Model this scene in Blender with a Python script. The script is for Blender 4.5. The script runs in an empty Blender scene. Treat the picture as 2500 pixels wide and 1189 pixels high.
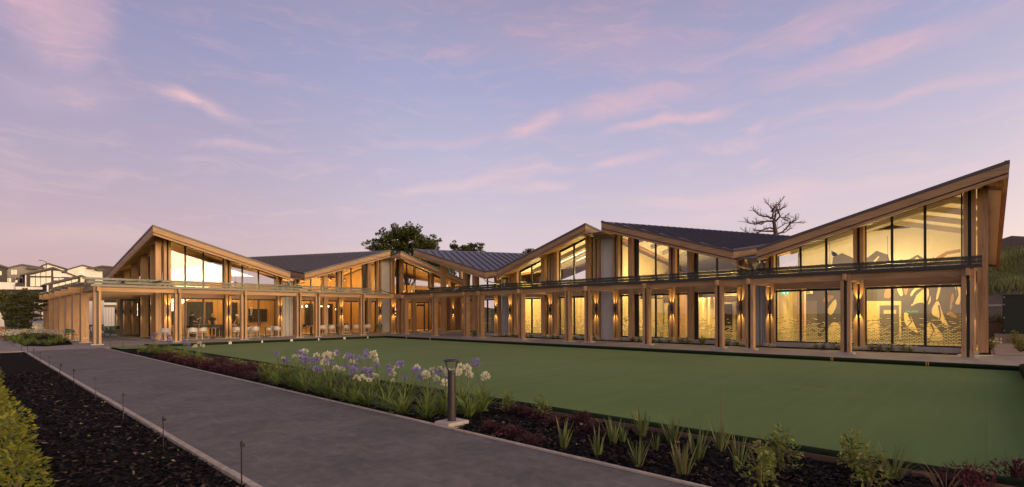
import bpy, bmesh, math, random
import numpy as np
from mathutils import Vector, Matrix

sc = bpy.context.scene
RND = random.Random(11)
RAD = math.radians

# ------------------------------------------------------------------ camera
CAM_H = 1.6
FPX, YAW, ROLL, HOR = 1241.3, 0.748471, -0.002874, 766.33     # measured on the 2500 px wide photograph
FW = Vector((math.cos(YAW), math.sin(YAW), 0)); RT = Vector((math.sin(YAW), -math.cos(YAW), 0)); UP = Vector((0, 0, 1))
cam_d = bpy.data.cameras.new('camera'); cam = bpy.data.objects.new('camera', cam_d); sc.collection.objects.link(cam)
cr, sr = math.cos(ROLL), math.sin(ROLL)
ax = RT * cr + UP * sr; ay = RT * -sr + UP * cr; az = -FW
cam.matrix_world = Matrix(((ax.x, ay.x, az.x, 0), (ax.y, ay.y, az.y, 0), (ax.z, ay.z, az.z, CAM_H), (0, 0, 0, 1)))
cam_d.sensor_width = 36; cam_d.lens = 36 * FPX / 2500; cam_d.shift_y = (HOR - 594.5) / 2500
cam_d.clip_start = 0.05; cam_d.clip_end = 5000
sc.camera = cam

def ray(px, py):
    dx, dy = px - 1250, HOR - py
    u = (cr * dx - sr * dy) / FPX; v = (sr * dx + cr * dy) / FPX
    return FW + RT * u + UP * v
def at(px, py, X=None, Y=None, z=None):
    d = ray(px, py)
    s = X / d.x if X is not None else (Y / d.y if Y is not None else (z - CAM_H) / d.z)
    return Vector((d.x * s, d.y * s, CAM_H + d.z * s))

# ------------------------------------------------------------------ exposure
sc.view_settings.view_transform = 'Standard'; sc.view_settings.look = 'None'
sc.view_settings.gamma = 1; sc.view_settings.exposure = 0.12; sc.view_settings.use_curve_mapping = False
sc.render.engine = 'CYCLES'
sc.cycles.max_bounces = 6; sc.cycles.diffuse_bounces = 2; sc.cycles.glossy_bounces = 2
sc.cycles.transparent_max_bounces = 16; sc.cycles.transmission_bounces = 4
sc.cycles.caustics_reflective = False; sc.cycles.caustics_refractive = False
sc.cycles.sample_clamp_indirect = 4.0; sc.cycles.sample_clamp_direct = 0
sc.cycles.use_denoising = True; sc.cycles.use_adaptive_sampling = True; sc.cycles.adaptive_threshold = 0.02

def lin(r, g, b):
    f = lambda c: (c / 255 / 12.92) if c / 255 <= 0.04045 else ((c / 255 + 0.055) / 1.055) ** 2.4
    return (f(r), f(g), f(b), 1)

class NT:
    def __init__(s, tree): s.t = tree; s.n = tree.nodes; s.l = tree.links
    def new(s, typ, **kw):
        n = s.n.new(typ)
        for k, v in kw.items():
            if k.startswith('i_'):
                key = k[2:]; key = int(key) if key.isdigit() else key
                s.set(n, key, v)
            else: setattr(n, k, v)
        return n
    def set(s, n, key, v):
        sock = n.inputs[key]
        if isinstance(v, bpy.types.NodeSocket): s.l.new(v, sock)
        elif isinstance(v, bpy.types.Node): s.l.new(v.outputs[0], sock)
        else: sock.default_value = v
    def math(s, op, a, b=0.0, c=None, clamp=False):
        n = s.new('ShaderNodeMath', operation=op, use_clamp=clamp); s.set(n, 0, a); s.set(n, 1, b)
        if c is not None: s.set(n, 2, c)
        return n.outputs[0]
    def mix(s, f, a, b, blend='MIX'):
        n = s.new('ShaderNodeMix', data_type='RGBA', blend_type=blend)
        s.set(n, 0, f); s.set(n, 6, a); s.set(n, 7, b); return n.outputs[2]
    def ramp(s, fac, stops, interp='LINEAR'):
        n = s.new('ShaderNodeValToRGB'); cr_ = n.color_ramp; cr_.interpolation = interp
        while len(cr_.elements) < len(stops): cr_.elements.new(0.5)
        for e, (p, c) in zip(cr_.elements, stops): e.position = p; e.color = c
        s.set(n, 0, fac); return n.outputs[0]
    def noise(s, vec, scale, detail=4, rough=0.55, dist=0.0):
        n = s.new('ShaderNodeTexNoise'); n.inputs['Scale'].default_value = scale; n.inputs['Detail'].default_value = detail
        n.inputs['Roughness'].default_value = rough; n.inputs['Distortion'].default_value = dist
        if vec is not None: s.l.new(vec, n.inputs['Vector'])
        return n.outputs[0]
    def mapr(s, v, a, b, c=0.0, d=1.0, smooth=False):
        n = s.new('ShaderNodeMapRange', interpolation_type='SMOOTHSTEP' if smooth else 'LINEAR')
        s.set(n, 0, v); n.inputs[1].default_value = a; n.inputs[2].default_value = b; n.inputs[3].default_value = c; n.inputs[4].default_value = d
        return n.outputs[0]

# ------------------------------------------------------------------ dusk sky (world)
world = bpy.data.worlds.new('World'); sc.world = world; world.use_nodes = True
w = NT(world.node_tree); w.n.clear()
tc = w.new('ShaderNodeTexCoord'); dirv = tc.outputs['Generated']
nrm = w.new('ShaderNodeVectorMath', operation='NORMALIZE', i_0=dirv).outputs[0]
sep = w.new('ShaderNodeSeparateXYZ', i_0=nrm); dX, dY, dZ = sep.outputs
el = w.math('MAXIMUM', dZ, 0.0)
base = w.ramp(el, [(0.0, lin(216, 190, 190)), (0.10, lin(209, 188, 196)), (0.20, lin(194, 180, 198)), (0.30, lin(176, 170, 197)),
                   (0.42, lin(155, 155, 190)), (0.55, lin(146, 138, 168)), (1.0, lin(120, 106, 118))])
# azimuth of the afterglow: the sun has gone down off to the right, behind the viewer
GA = RAD(-78)
cg = w.math('ADD', w.math('MULTIPLY', dX, math.cos(GA)), w.math('MULTIPLY', dY, math.sin(GA)))
anti = w.mapr(cg, -1.0, -0.55, 1.0, 0.0, True)
base = w.mix(w.math('MULTIPLY', anti, 0.8), base, w.mix(1.0, base, lin(216, 200, 212), 'MULTIPLY'))
near = w.mapr(cg, -0.45, 0.5, 0.0, 1.0, True)
lowp = w.math('POWER', 2.718, w.math('MULTIPLY', el, -7.0))
base = w.mix(w.math('MULTIPLY', w.math('MULTIPLY', near, lowp), 0.6), base, (1.05, 0.80, 0.62, 1))
# clouds: streaks in azimuth / elevation, warped and broken by noise
azim = w.math('ARCTAN2', dY, dX); elev = w.math('ARCSINE', dZ)
ae = w.new('ShaderNodeCombineXYZ', i_0=azim, i_1=elev, i_2=0.0).outputs[0]
wn = w.new('ShaderNodeTexNoise'); wn.inputs['Scale'].default_value = 5.0; wn.inputs['Detail'].default_value = 5; w.l.new(ae, wn.inputs['Vector'])
wv = w.new('ShaderNodeVectorMath', operation='SUBTRACT', i_0=wn.outputs['Color'], i_1=(0.5, 0.5, 0.5)).outputs[0]
wv = w.new('ShaderNodeVectorMath', operation='MULTIPLY', i_0=wv, i_1=(0.13, 0.085, 0.0)).outputs[0]
aew = w.new('ShaderNodeVectorMath', operation='ADD', i_0=ae, i_1=wv).outputs[0]
def azel(px, py):
    d = ray(px, py).normalized(); return math.atan2(d.y, d.x), math.asin(d.z)
STREAKS = [(-60, -30, 250, 60, 75, .85), (60, 90, 250, 70, 75, .7), (150, 120, 240, 150, 55, .45), (20, 180, 330, 245, 45, .30),
           (425, 218, 505, 250, 20, .75), (470, 235, 600, 290, 20, .45), (470, 342, 720, 356, 11, .32), (1050, 122, 1200, 92, 12, .30),
           (1235, 335, 1390, 285, 22, .70), (1300, 310, 1800, 165, 30, .55), (1780, 120, 2200, -20, 42, .50), (1810, 203, 2520, 15, 30, .55),
           (1470, 330, 1805, 245, 14, .75), (1990, 268, 2520, 160, 14, .45), (925, 478, 1400, 412, 15, .55), (1240, 470, 1400, 456, 12, .45),
           (1460, 412, 1600, 378, 13, .55), (1450, 495, 2400, 430, 20, .42), (1830, 320, 1870, 295, 14, .3), (-40, 575, 420, 560, 30, .28),
           (1150, 90, 1900, 110, 75, .28), (1000, 345, 1250, 325, 15, .28), (1650, 360, 1900, 345, 16, .25), (200, 225, 350, 240, 14, .25),
           (1130, 460, 1260, 425, 14, .35), (1380, 30, 1560, 35, 10, .22), (1700, 345, 1910, 340, 12, .3), (1850, 410, 1880, 400, 8, .3),
           (1560, 545, 2000, 500, 16, .3)]
tot = None
for (x0, y0, x1, y1, hw, k) in STREAKS:
    a0, e0 = azel(x0, y0); a1, e1 = azel(x1, y1)
    # pixel -> angle scale at the streak's middle
    am, em = azel((x0 + x1) / 2, (y0 + y1) / 2); _, e2 = azel((x0 + x1) / 2, (y0 + y1) / 2 - hw)
    L = math.hypot(a1 - a0, e1 - e0) / 2 + 0.015; H = abs(e2 - em) * 1.35
    mp = w.new('ShaderNodeMapping', vector_type='TEXTURE')
    w.l.new(aew, mp.inputs[0]); mp.inputs[1].default_value = ((a0 + a1) / 2, (e0 + e1) / 2, 0)
    mp.inputs[2].default_value = (0, 0, math.atan2(e1 - e0, a1 - a0)); mp.inputs[3].default_value = (L, H, 1)
    ln = w.new('ShaderNodeVectorMath', operation='LENGTH', i_0=mp.outputs[0]).outputs['Value']
    m = w.mapr(ln, 1.25, 0.0, 0.0, k, True)
    tot = m if tot is None else w.math('MAXIMUM', tot, m)
fm = w.new('ShaderNodeMapping', vector_type='POINT'); w.l.new(aew, fm.inputs[0]); fm.inputs[2].default_value = (0, 0, 0.22); fm.inputs[3].default_value = (5.0, 26.0, 1)
fine = w.noise(fm.outputs[0], 1.6, 7, 0.62, 0.6)
veil = w.mapr(fine, 0.46, 0.78, 0.0, 0.20, True)
veil = w.math('MULTIPLY', veil, w.mapr(el, 0.02, 0.2, 0.25, 1.0))
cm = w.math('MULTIPLY', tot, w.mapr(fine, 0.28, 0.66, 0.40, 0.86))
cm = w.math('ADD', cm, veil, clamp=True)
ccol = w.ramp(el, [(0.0, lin(244, 206, 196)), (0.2, lin(241, 199, 196)), (0.4, lin(232, 178, 182)), (0.6, lin(214, 160, 168))])
sky = w.mix(cm, base, ccol)
# warm afterglow over the horizon where the sun set
gl = w.math('MULTIPLY', w.math('POWER', w.math('MAXIMUM', w.mapr(cg, -0.1, 1.0, 0.0, 1.0), 0.0), 3.6), w.math('POWER', 2.718, w.math('MULTIPLY', el, -4.4)))
glow = w.mix(1.0, (8.4, 5.9, 3.1, 1), gl, 'MULTIPLY')
sky = w.mix(1.0, sky, glow, 'ADD')
nis = w.new('ShaderNodeTexSky', sky_type='NISHITA'); nis.sun_disc = False; nis.sun_elevation = RAD(1.5); nis.sun_rotation = RAD(90) - GA
nis.altitude = 50; nis.air_density = 1.0; nis.dust_density = 1.2
nisc = w.mix(1.0, nis.outputs[0], (0.05, 0.05, 0.05, 1), 'MULTIPLY')
sky = w.mix(1.0, sky, nisc, 'ADD')
below = w.mapr(dZ, -0.02, 0.0, 0.0, 1.0)
sky = w.mix(below, lin(92, 84, 84), sky)
bg = w.new('ShaderNodeBackground', i_0=sky, i_1=1.0)
world.cycles.sampling_method = 'MANUAL'; world.cycles.sample_map_resolution = 256
wo = w.new('ShaderNodeOutputWorld'); w.l.new(bg.outputs[0], wo.inputs[0])

# ------------------------------------------------------------------ last low sunlight (the sun is at the horizon, veiled)
sun_d = bpy.data.lights.new('sun', 'SUN'); sun_d.energy = 1.9; sun_d.angle = RAD(28); sun_d.color = (1.0, 0.70, 0.42)
sun = bpy.data.objects.new('sun', sun_d); sc.collection.objects.link(sun)
sd = Vector((math.cos(GA) * math.cos(RAD(9)), math.sin(GA) * math.cos(RAD(9)), math.sin(RAD(9))))
sun.rotation_euler = sd.to_track_quat('Z', 'Y').to_euler()

# ------------------------------------------------------------------ helpers
COL = sc.collection
class MB:
    def __init__(s): s.v = []; s.f = []; s.mi = []; s.cur = 0
    def add(s, vs, fs):
        o = len(s.v); s.v += [tuple(p) for p in vs]
        for f in fs: s.f.append(tuple(i + o for i in f)); s.mi.append(s.cur)
        return s
    def box(s, x0, x1, y0, y1, z0, z1):
        if x0 > x1: x0, x1 = x1, x0
        if y0 > y1: y0, y1 = y1, y0
        if z0 > z1: z0, z1 = z1, z0
        return s.add([(x0, y0, z0), (x1, y0, z0), (x1, y1, z0), (x0, y1, z0), (x0, y0, z1), (x1, y0, z1), (x1, y1, z1), (x0, y1, z1)],
                     [(0, 3, 2, 1), (4, 5, 6, 7), (0, 1, 5, 4), (1, 2, 6, 5), (2, 3, 7, 6), (3, 0, 4, 7)])
    def quad(s, *p): return s.add(p, [tuple(range(len(p)))])
    def prism(s, poly, off):
        n = len(poly); off = Vector(off)
        a = [Vector(p) for p in poly]; b = [p + off for p in a]
        return s.add(a + b, [tuple(range(n - 1, -1, -1)), tuple(range(n, 2 * n))] + [(i, (i + 1) % n, n + (i + 1) % n, n + i) for i in range(n)])
    def bar(s, p0, p1, wd, ht):
        p0 = Vector(p0); p1 = Vector(p1); d = (p1 - p0).normalized()
        u = d.cross(Vector((0, 0, 1)))
        u = Vector((1, 0, 0)) if u.length < 1e-4 else u.normalized()
        t = u.cross(d).normalized()
        q = [p0 + u * (a * wd / 2) + t * (b * ht / 2) for a, b in ((-1, -1), (1, -1), (1, 1), (-1, 1))]
        return s.prism(q, p1 - p0)
    def tube(s, pts, rad, n=8, cap=True):
        pts = [Vector(p) for p in pts]
        if not isinstance(rad, (list, tuple)): rad = [rad] * len(pts)
        vs = []; fs = []
        for i, p in enumerate(pts):
            d = (pts[min(i + 1, len(pts) - 1)] - pts[max(i - 1, 0)]).normalized()
            u = d.orthogonal().normalized() if abs(d.z) > 0.95 else d.cross(Vector((0, 0, 1))).normalized()
            t = d.cross(u)
            for k in range(n):
                a = 2 * math.pi * k / n; vs.append(p + (u * math.cos(a) + t * math.sin(a)) * rad[i])
        for i in range(len(pts) - 1):
            for k in range(n):
                fs.append((i * n + k, i * n + (k + 1) % n, (i + 1) * n + (k + 1) % n, (i + 1) * n + k))
        if cap: fs += [tuple(range(n - 1, -1, -1)), tuple(range((len(pts) - 1) * n, len(pts) * n))]
        return s.add(vs, fs)
    def lathe(s, prof, c=(0, 0, 0), n=20):
        vs = []; fs = []; c = Vector(c)
        for r, z in prof:
            for k in range(n):
                a = 2 * math.pi * k / n; vs.append(c + Vector((r * math.cos(a), r * math.sin(a), z)))
        for i in range(len(prof) - 1):
            for k in range(n): fs.append((i * n + k, i * n + (k + 1) % n, (i + 1) * n + (k + 1) % n, (i + 1) * n + k))
        fs += [tuple(range(n - 1, -1, -1)), tuple(range((len(prof) - 1) * n, len(prof) * n))]
        return s.add(vs, fs)
    def mesh(s, name, mats, off=(0, 0, 0), smooth=False):
        me = bpy.data.meshes.new(name); o = off
        me.from_pydata([(a - o[0], b - o[1], c - o[2]) for a, b, c in s.v], [], s.f)
        for m in (mats if isinstance(mats, (list, tuple)) else [mats]): me.materials.append(m)
        if any(s.mi): me.polygons.foreach_set('material_index', s.mi)
        if smooth: me.polygons.foreach_set('use_smooth', [True] * len(s.f))
        me.update(); return me
    def obj(s, name, mat, parent=None, smooth=False, bevel=0):
        off = parent.get('_o', (0, 0, 0)) if parent else (0, 0, 0)
        ob = link(name, s.mesh(name, mat, off, smooth), parent)
        ob['_o'] = tuple(off)
        if bevel:
            b = ob.modifiers.new('bevel', 'BEVEL'); b.width = bevel; b.segments = 2; b.limit_method = 'ANGLE'
        return ob
def link(name, data, parent=None, loc=None):
    ob = bpy.data.objects.new(name, data); COL.objects.link(ob)
    if parent: ob.parent = parent
    if loc is not None: ob.location = loc
    return ob
def tag(o, label, cat, group=None, kind=None):
    if label: o['label'] = label
    if cat: o['category'] = cat
    if group: o['group'] = group
    if kind: o['kind'] = kind
    return o
def empty(name, loc=(0, 0, 0), rz=0.0, label=None, cat=None, group=None, world=False):
    o = bpy.data.objects.new(name, None); COL.objects.link(o); o.location = loc; o.rotation_euler = (0, 0, rz); o.empty_display_size = 0.2
    if world: o['_o'] = tuple(loc)      # children give world coordinates
    return tag(o, label, cat, group)
def struct(o): o['kind'] = 'structure'; return o
ORD = 'first second third fourth fifth sixth seventh eighth ninth tenth eleventh twelfth thirteenth fourteenth fifteenth sixteenth seventeenth eighteenth nineteenth twentieth'.split()
def copy_tree(o, parent=None):
    c = o.copy(); COL.objects.link(c)
    if parent: c.parent = parent
    for ch in list(o.children): copy_tree(ch, c)
    return c

# ------------------------------------------------------------------ materials
MATS = {}
def newmat(name):
    m = bpy.data.materials.new(name); m.use_nodes = True; t = NT(m.node_tree); t.n.clear(); MATS[name] = m
    t.out = t.new('ShaderNodeOutputMaterial'); return m, t
def bsdf(t, color, rough=0.6, metal=0.0, spec=0.5, bump=None, bstr=0.2, bdist=0.02):
    b = t.new('ShaderNodeBsdfPrincipled'); t.set(b, 'Base Color', color); t.set(b, 'Roughness', rough)
    b.inputs['Metallic'].default_value = metal; b.inputs['Specular IOR Level'].default_value = spec
    if bump is not None:
        bp = t.new('ShaderNodeBump'); bp.inputs['Strength'].default_value = bstr; bp.inputs['Distance'].default_value = bdist
        t.set(bp, 'Height', bump); t.l.new(bp.outputs[0], b.inputs['Normal'])
    return b
def oc(t): return t.new('ShaderNodeTexCoord').outputs['Object']
def rand(t): return t.new('ShaderNodeObjectInfo').outputs['Random']
def plain(name, col, rough=0.6, metal=0.0, spec=0.5, var=0.12, scale=3.0, bump=0.0, obvar=0.0):
    m, t = newmat(name); c = oc(t); n = t.noise(c, scale, 5, 0.6)
    k = t.mapr(n, 0.25, 0.75, 1 - var, 1 + var)
    if obvar: k = t.math('MULTIPLY', k, t.mapr(rand(t), 0, 1, 1 - obvar, 1 + obvar))
    colr = t.mix(1.0, (*col, 1), k, 'MULTIPLY')
    b = bsdf(t, colr, rough, metal, spec, t.noise(c, scale * 14, 4) if bump else None, bump)
    t.l.new(b.outputs[0], t.out.inputs[0]); return m
def wood(name, col, axis, dark=0.55, board=0.0):
    m, t = newmat(name); c = oc(t)
    mp = t.new('ShaderNodeMapping'); t.l.new(c, mp.inputs[0]); s = [9.0, 9.0, 9.0]; s[axis] = 0.55; mp.inputs[3].default_value = s
    off = t.new('ShaderNodeVectorMath', operation='SCALE', i_0=(31.0, 17.0, 23.0)); t.set(off, 'Scale', rand(t)); t.l.new(off.outputs[0], mp.inputs[1])
    n = t.noise(mp.outputs[0], 1.0, 6, 0.6, 1.2)
    big = t.noise(c, 0.9, 3)
    f = t.math('ADD', t.math('MULTIPLY', n, 0.75), t.math('MULTIPLY', big, 0.25))
    cc = t.ramp(f, [(0.30, tuple(x * dark for x in col) + (1,)), (0.48, tuple(x * 0.92 for x in col) + (1,)), (0.68, tuple(min(1, x * 1.18) for x in col) + (1,))])
    k = t.mapr(rand(t), 0, 1, 0.80, 1.16)
    cc = t.mix(1.0, cc, k, 'MULTIPLY')
    h = n
    if board:       # joints of a boarded soffit
        sx = t.new('ShaderNodeSeparateXYZ', i_0=c); a = sx.outputs[1 - axis] if axis < 2 else sx.outputs[0]
        fr = t.math('FRACT', t.math('DIVIDE', a, board)); e = t.math('LESS_THAN', fr, 0.06)
        cell = t.math('FLOOR', t.math('DIVIDE', a, board)); wnz = t.new('ShaderNodeTexWhiteNoise', noise_dimensions='1D'); t.l.new(cell, wnz.inputs['W'])
        cc = t.mix(1.0, cc, t.mapr(wnz.outputs[0], 0, 1, 0.8, 1.15), 'MULTIPLY'); cc = t.mix(e, cc, (0.03, 0.02, 0.012, 1))
    b = bsdf(t, cc, 0.55, 0, 0.35, h, 0.12, 0.01); t.l.new(b.outputs[0], t.out.inputs[0]); return m
TIM = (0.465, 0.272, 0.130)
WOODX, WOODY, WOODZ = wood('timber_x', TIM, 0), wood('timber_y', TIM, 1), wood('timber_z', TIM, 2)
SOFX, SOFY = wood('soffit_boards_x', (0.40, 0.235, 0.11), 0, 0.6, 0.14), wood('soffit_boards_y', (0.40, 0.235, 0.11), 1, 0.6, 0.14)
PANEL = wood('timber_panel', (0.46, 0.25, 0.09), 2, 0.7)
FLOORW = wood('timber_floor', (0.50, 0.36, 0.20), 0, 0.7)
STEEL = plain('black_steel', (0.014, 0.013, 0.013), 0.42, 0.0, 0.5, 0.15)
ROOFM = plain('roof_metal', (0.062, 0.052, 0.060), 0.38, 0.0, 0.5, 0.10, 1.2)
CAPM = plain('roof_cap', (0.085, 0.065, 0.062), 0.45, 0, 0.5, 0.1)
ALU = plain('aluminium', (0.62, 0.60, 0.58), 0.35, 0.85, 0.5, 0.08)
GREYM = plain('grey_cladding', (0.40, 0.37, 0.36), 0.55, 0, 0.4, 0.06)
BOARDW = plain('pale_boards', (0.56, 0.52, 0.47), 0.6, 0, 0.4, 0.07, 2.0)
CONC = plain('concrete', (0.27, 0.235, 0.215), 0.85, 0, 0.25, 0.2, 1.4, 0.25)
CONCL = plain('concrete_light', (0.42, 0.37, 0.33), 0.85, 0, 0.25, 0.18, 5.0, 0.25)
CREAM = plain('cream_wall', (0.80, 0.67, 0.42), 0.7, 0, 0.3, 0.05)
CEIL = plain('ceiling_white', (0.78, 0.74, 0.68), 0.7, 0, 0.3, 0.04)
CLIPM = plain('clip_grey', (0.20, 0.19, 0.17), 0.4)
GREYP = plain('mural_grey', (0.15, 0.14, 0.17), 0.7, 0, 0.3, 0.06)
CREAMP = plain('mural_cream', (0.80, 0.66, 0.38), 0.7, 0, 0.3, 0.05)
TANP = plain('mural_tan', (0.42, 0.27, 0.17), 0.7, 0, 0.3, 0.05)
WHITEP = plain('white_plastic', (0.52, 0.48, 0.43), 0.42, 0, 0.5, 0.04, obvar=0.05)
GREENP = plain('green_plastic', (0.045, 0.11, 0.055), 0.45, 0, 0.5, 0.05, obvar=0.08)
BLACKP = plain('black_plastic', (0.02, 0.018, 0.018), 0.5, 0, 0.5, 0.05)
WHITE = plain('white_paint', (0.78, 0.74, 0.70), 0.6, 0, 0.4, 0.04)
YELLOW = plain('yellow_paint', (0.62, 0.36, 0.04), 0.5, 0, 0.4, 0.05)
BRONZE = plain('bronze_paint', (0.032, 0.024, 0.023), 0.42, 0.0, 0.5, 0.12, 6)
EDGE = plain('weathered_edging', (0.44, 0.37, 0.30), 0.85, 0, 0.2, 0.25, 9, 0.3, 0.08)
STAKEM = plain('stake_plastic', (0.018, 0.015, 0.014), 0.5)
HGREY = plain('house_grey', (0.27, 0.24, 0.22), 0.8, 0, 0.2, 0.05, 0.6)
HWHITE = plain('house_white', (0.80, 0.74, 0.68), 0.75, 0, 0.2, 0.05, 0.6)
HDARK = plain('house_dark', (0.06, 0.05, 0.05), 0.7, 0, 0.3, 0.08, 0.6)
HROOF = plain('house_roof', (0.075, 0.062, 0.060), 0.6, 0, 0.4, 0.1, 0.8)
SKIN = plain('skin', (0.50, 0.29, 0.19), 0.55); NAVY = plain('navy_cloth', (0.02, 0.022, 0.045), 0.9); CHAR = plain('charcoal_cloth', (0.03, 0.028, 0.03), 0.9)
PATTERN = plain('patterned_cloth', (0.32, 0.30, 0.16), 0.9, 0, 0.2, 0.8, 22)
HAIRD = plain('dark_hair', (0.02, 0.014, 0.01), 0.6); HAIRB = plain('blond_hair', (0.62, 0.42, 0.14), 0.5); HAIRG = plain('white_hair', (0.7, 0.66, 0.6), 0.5)
DARKG = plain('dark_green_steel', (0.010, 0.022, 0.018), 0.5, 0.0, 0.5, 0.1, 1.5)
BARK = plain('bark', (0.10, 0.075, 0.058), 0.9, 0, 0.2, 0.35, 5, 0.5)
STAIN = plain('stainless', (0.55, 0.53, 0.50), 0.28, 0.9, 0.5, 0.1)
BEDM = plain('retaining_board', (0.16, 0.095, 0.065), 0.8, 0, 0.2, 0.2, 6, 0.3)

def glass(name, tint, boost=1.0, rough=0.0):
    m, t = newmat(name); tr = t.new('ShaderNodeBsdfTransparent', i_0=(*tint, 1)); gl_ = t.new('ShaderNodeBsdfGlossy', i_0=(1, 1, 1, 1)); gl_.inputs['Roughness'].default_value = rough
    fr = t.new('ShaderNodeFresnel'); t.set(fr, 0, t.mapr(t.new('ShaderNodeNewGeometry').outputs['Backfacing'], 0, 1, 1.5, 1 / 1.5))
    ms = t.new('ShaderNodeMixShader', i_0=t.math('MULTIPLY', fr.outputs[0], boost, clamp=True)); t.l.new(tr.outputs[0], ms.inputs[1]); t.l.new(gl_.outputs[0], ms.inputs[2])
    t.l.new(ms.outputs[0], t.out.inputs[0]); return m
GLASS = glass('window_glass', (0.90, 0.92, 0.88), 2.2)
CGLASS = glass('canopy_glass', (0.92, 0.95, 0.92), 0.10)
RAILL = plain('sunlit_rail_paint', (0.20, 0.175, 0.14), 0.45, 0, 0.5, 0.1)  # left wing's rails, with the sunset light put into the colour
RAILM = plain('shaded_rail_paint', (0.030, 0.026, 0.024), 0.45, 0, 0.5, 0.1)  # darker copy of the rails, with the right wing's shade in the colour
def hglass():
    m, t = newmat('far_window_glass'); b = bsdf(t, (0.03, 0.028, 0.028, 1), 0.03, 0, 0.5); b.inputs['IOR'].default_value = 1.62
    t.l.new(b.outputs[0], t.out.inputs[0]); return m
HGLASS = hglass()
def emit(name, col, s):
    m, t = newmat(name); e = t.new('ShaderNodeEmission', i_0=(*col, 1), i_1=s); t.l.new(e.outputs[0], t.out.inputs[0]); return m
LAMPE = emit('lamp_warm', (1.0, 0.72, 0.36), 14.0); LAMPS = emit('lamp_strip', (1.0, 0.80, 0.45), 5.0)
EXITG = emit('exit_green', (0.02, 0.62, 0.22), 1.3); EXITW = emit('exit_white', (0.85, 1.0, 0.9), 1.6)
def film():
    m, t = newmat('frosted_dash_film'); c = oc(t); s = t.new('ShaderNodeSeparateXYZ', i_0=c)
    z = s.outputs[2]; u = s.outputs[1]
    row = t.math('FLOOR', t.math('DIVIDE', z, 0.060)); par = t.math('MULTIPLY', t.math('MODULO', row, 2.0), 0.5)
    uu = t.math('ADD', t.math('DIVIDE', u, 0.155), par); cell = t.math('FLOOR', uu)
    wn_ = t.new('ShaderNodeTexWhiteNoise', noise_dimensions='2D'); t.l.new(t.new('ShaderNodeCombineXYZ', i_0=cell, i_1=row, i_2=0.0).outputs[0], wn_.inputs['Vector'])
    lump = t.noise(t.new('ShaderNodeCombineXYZ', i_0=u, i_1=0.0, i_2=0.0).outputs[0], 1.7, 2)
    dens = t.math('ADD', t.mapr(z, 0.35, 1.62, 1.10, -0.12), t.mapr(lump, 0.3, 0.7, -0.22, 0.22))
    on = t.math('LESS_THAN', wn_.outputs[0], dens)
    fx = t.math('LESS_THAN', t.math('FRACT', uu), 0.80); zf = t.math('FRACT', t.math('DIVIDE', z, 0.060)); fz = t.math('LESS_THAN', zf, 0.80)
    a = t.math('MULTIPLY', t.math('MULTIPLY', on, fx), fz)
    d = t.new('ShaderNodeBsdfTranslucent', i_0=(0.85, 0.80, 0.62, 1)); d2 = t.new('ShaderNodeBsdfDiffuse', i_0=(0.72, 0.66, 0.5, 1))
    md0 = t.new('ShaderNodeMixShader', i_0=0.35); t.l.new(d.outputs[0], md0.inputs[1]); t.l.new(d2.outputs[0], md0.inputs[2])
    dk = t.new('ShaderNodeBsdfDiffuse', i_0=(0.035, 0.028, 0.022, 1)); md = t.new('ShaderNodeMixShader', i_0=t.math('LESS_THAN', zf, 0.34)); t.l.new(md0.outputs[0], md.inputs[1]); t.l.new(dk.outputs[0], md.inputs[2])
    tr = t.new('ShaderNodeBsdfTransparent'); ms = t.new('ShaderNodeMixShader', i_0=t.math('MULTIPLY', a, 0.88)); t.l.new(tr.outputs[0], ms.inputs[1]); t.l.new(md.outputs[0], ms.inputs[2])
    t.l.new(ms.outputs[0], t.out.inputs[0]); return m
FILM = film()
def n3c(t, c):
    n = t.new('ShaderNodeTexNoise'); n.inputs['Scale'].default_value = 1.3; n.inputs['Detail'].default_value = 4; t.l.new(c, n.inputs['Vector']); return n.outputs['Color']
def asphalt():
    m, t = newmat('asphalt'); c = oc(t)
    n1 = t.noise(c, 1.1, 6, 0.62); n2 = t.noise(c, 90, 3); n3 = t.noise(c, 7, 5, 0.6, 0.5)
    mp = t.new('ShaderNodeMapping'); t.l.new(c, mp.inputs[0]); mp.inputs[3].default_value = (7.0, 1.2, 1); mp.inputs[2].default_value = (0, 0, 0.5)
    scuff = t.mapr(t.noise(mp.outputs[0], 1.4, 8, 0.68, 0.4), 0.56, 0.74, 0, 1, True)
    f = t.math('ADD', t.math('MULTIPLY', n1, 0.34), t.math('ADD', t.math('MULTIPLY', n2, 0.40), t.math('MULTIPLY', n3, 0.26)))
    cc = t.ramp(f, [(0.32, (0.052, 0.046, 0.042, 1)), (0.5, (0.124, 0.109, 0.099, 1)), (0.66, (0.228, 0.200, 0.182, 1))])
    cc = t.mix(t.math('MULTIPLY', scuff, 0.6), cc, (0.30, 0.255, 0.23, 1))
    vo = t.new('ShaderNodeTexVoronoi', feature='DISTANCE_TO_EDGE'); vo.inputs['Scale'].default_value = 0.33; wv2 = t.new('ShaderNodeVectorMath', operation='ADD', i_0=c); t.l.new(t.new('ShaderNodeVectorMath', operation='SCALE', i_0=n3c(t, c)).outputs[0], wv2.inputs[1]); t.l.new(wv2.outputs[0], vo.inputs['Vector'])
    crack = t.math('MULTIPLY', t.mapr(vo.outputs['Distance'], 0.0, 0.012, 1.0, 0.0), t.mapr(n1, 0.5, 0.62, 0, 0.55)); cc = t.mix(crack, cc, (0.21, 0.18, 0.165, 1))
    sp = t.mapr(t.noise(c, 34, 2), 0.74, 0.80, 0, 0.5); cc = t.mix(sp, cc, (0.26, 0.23, 0.2, 1))
    b = bsdf(t, cc, 0.78, 0, 0.35, t.noise(c, 140, 3), 0.45, 0.006); t.l.new(b.outputs[0], t.out.inputs[0]); return m
ASPH = asphalt()
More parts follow.
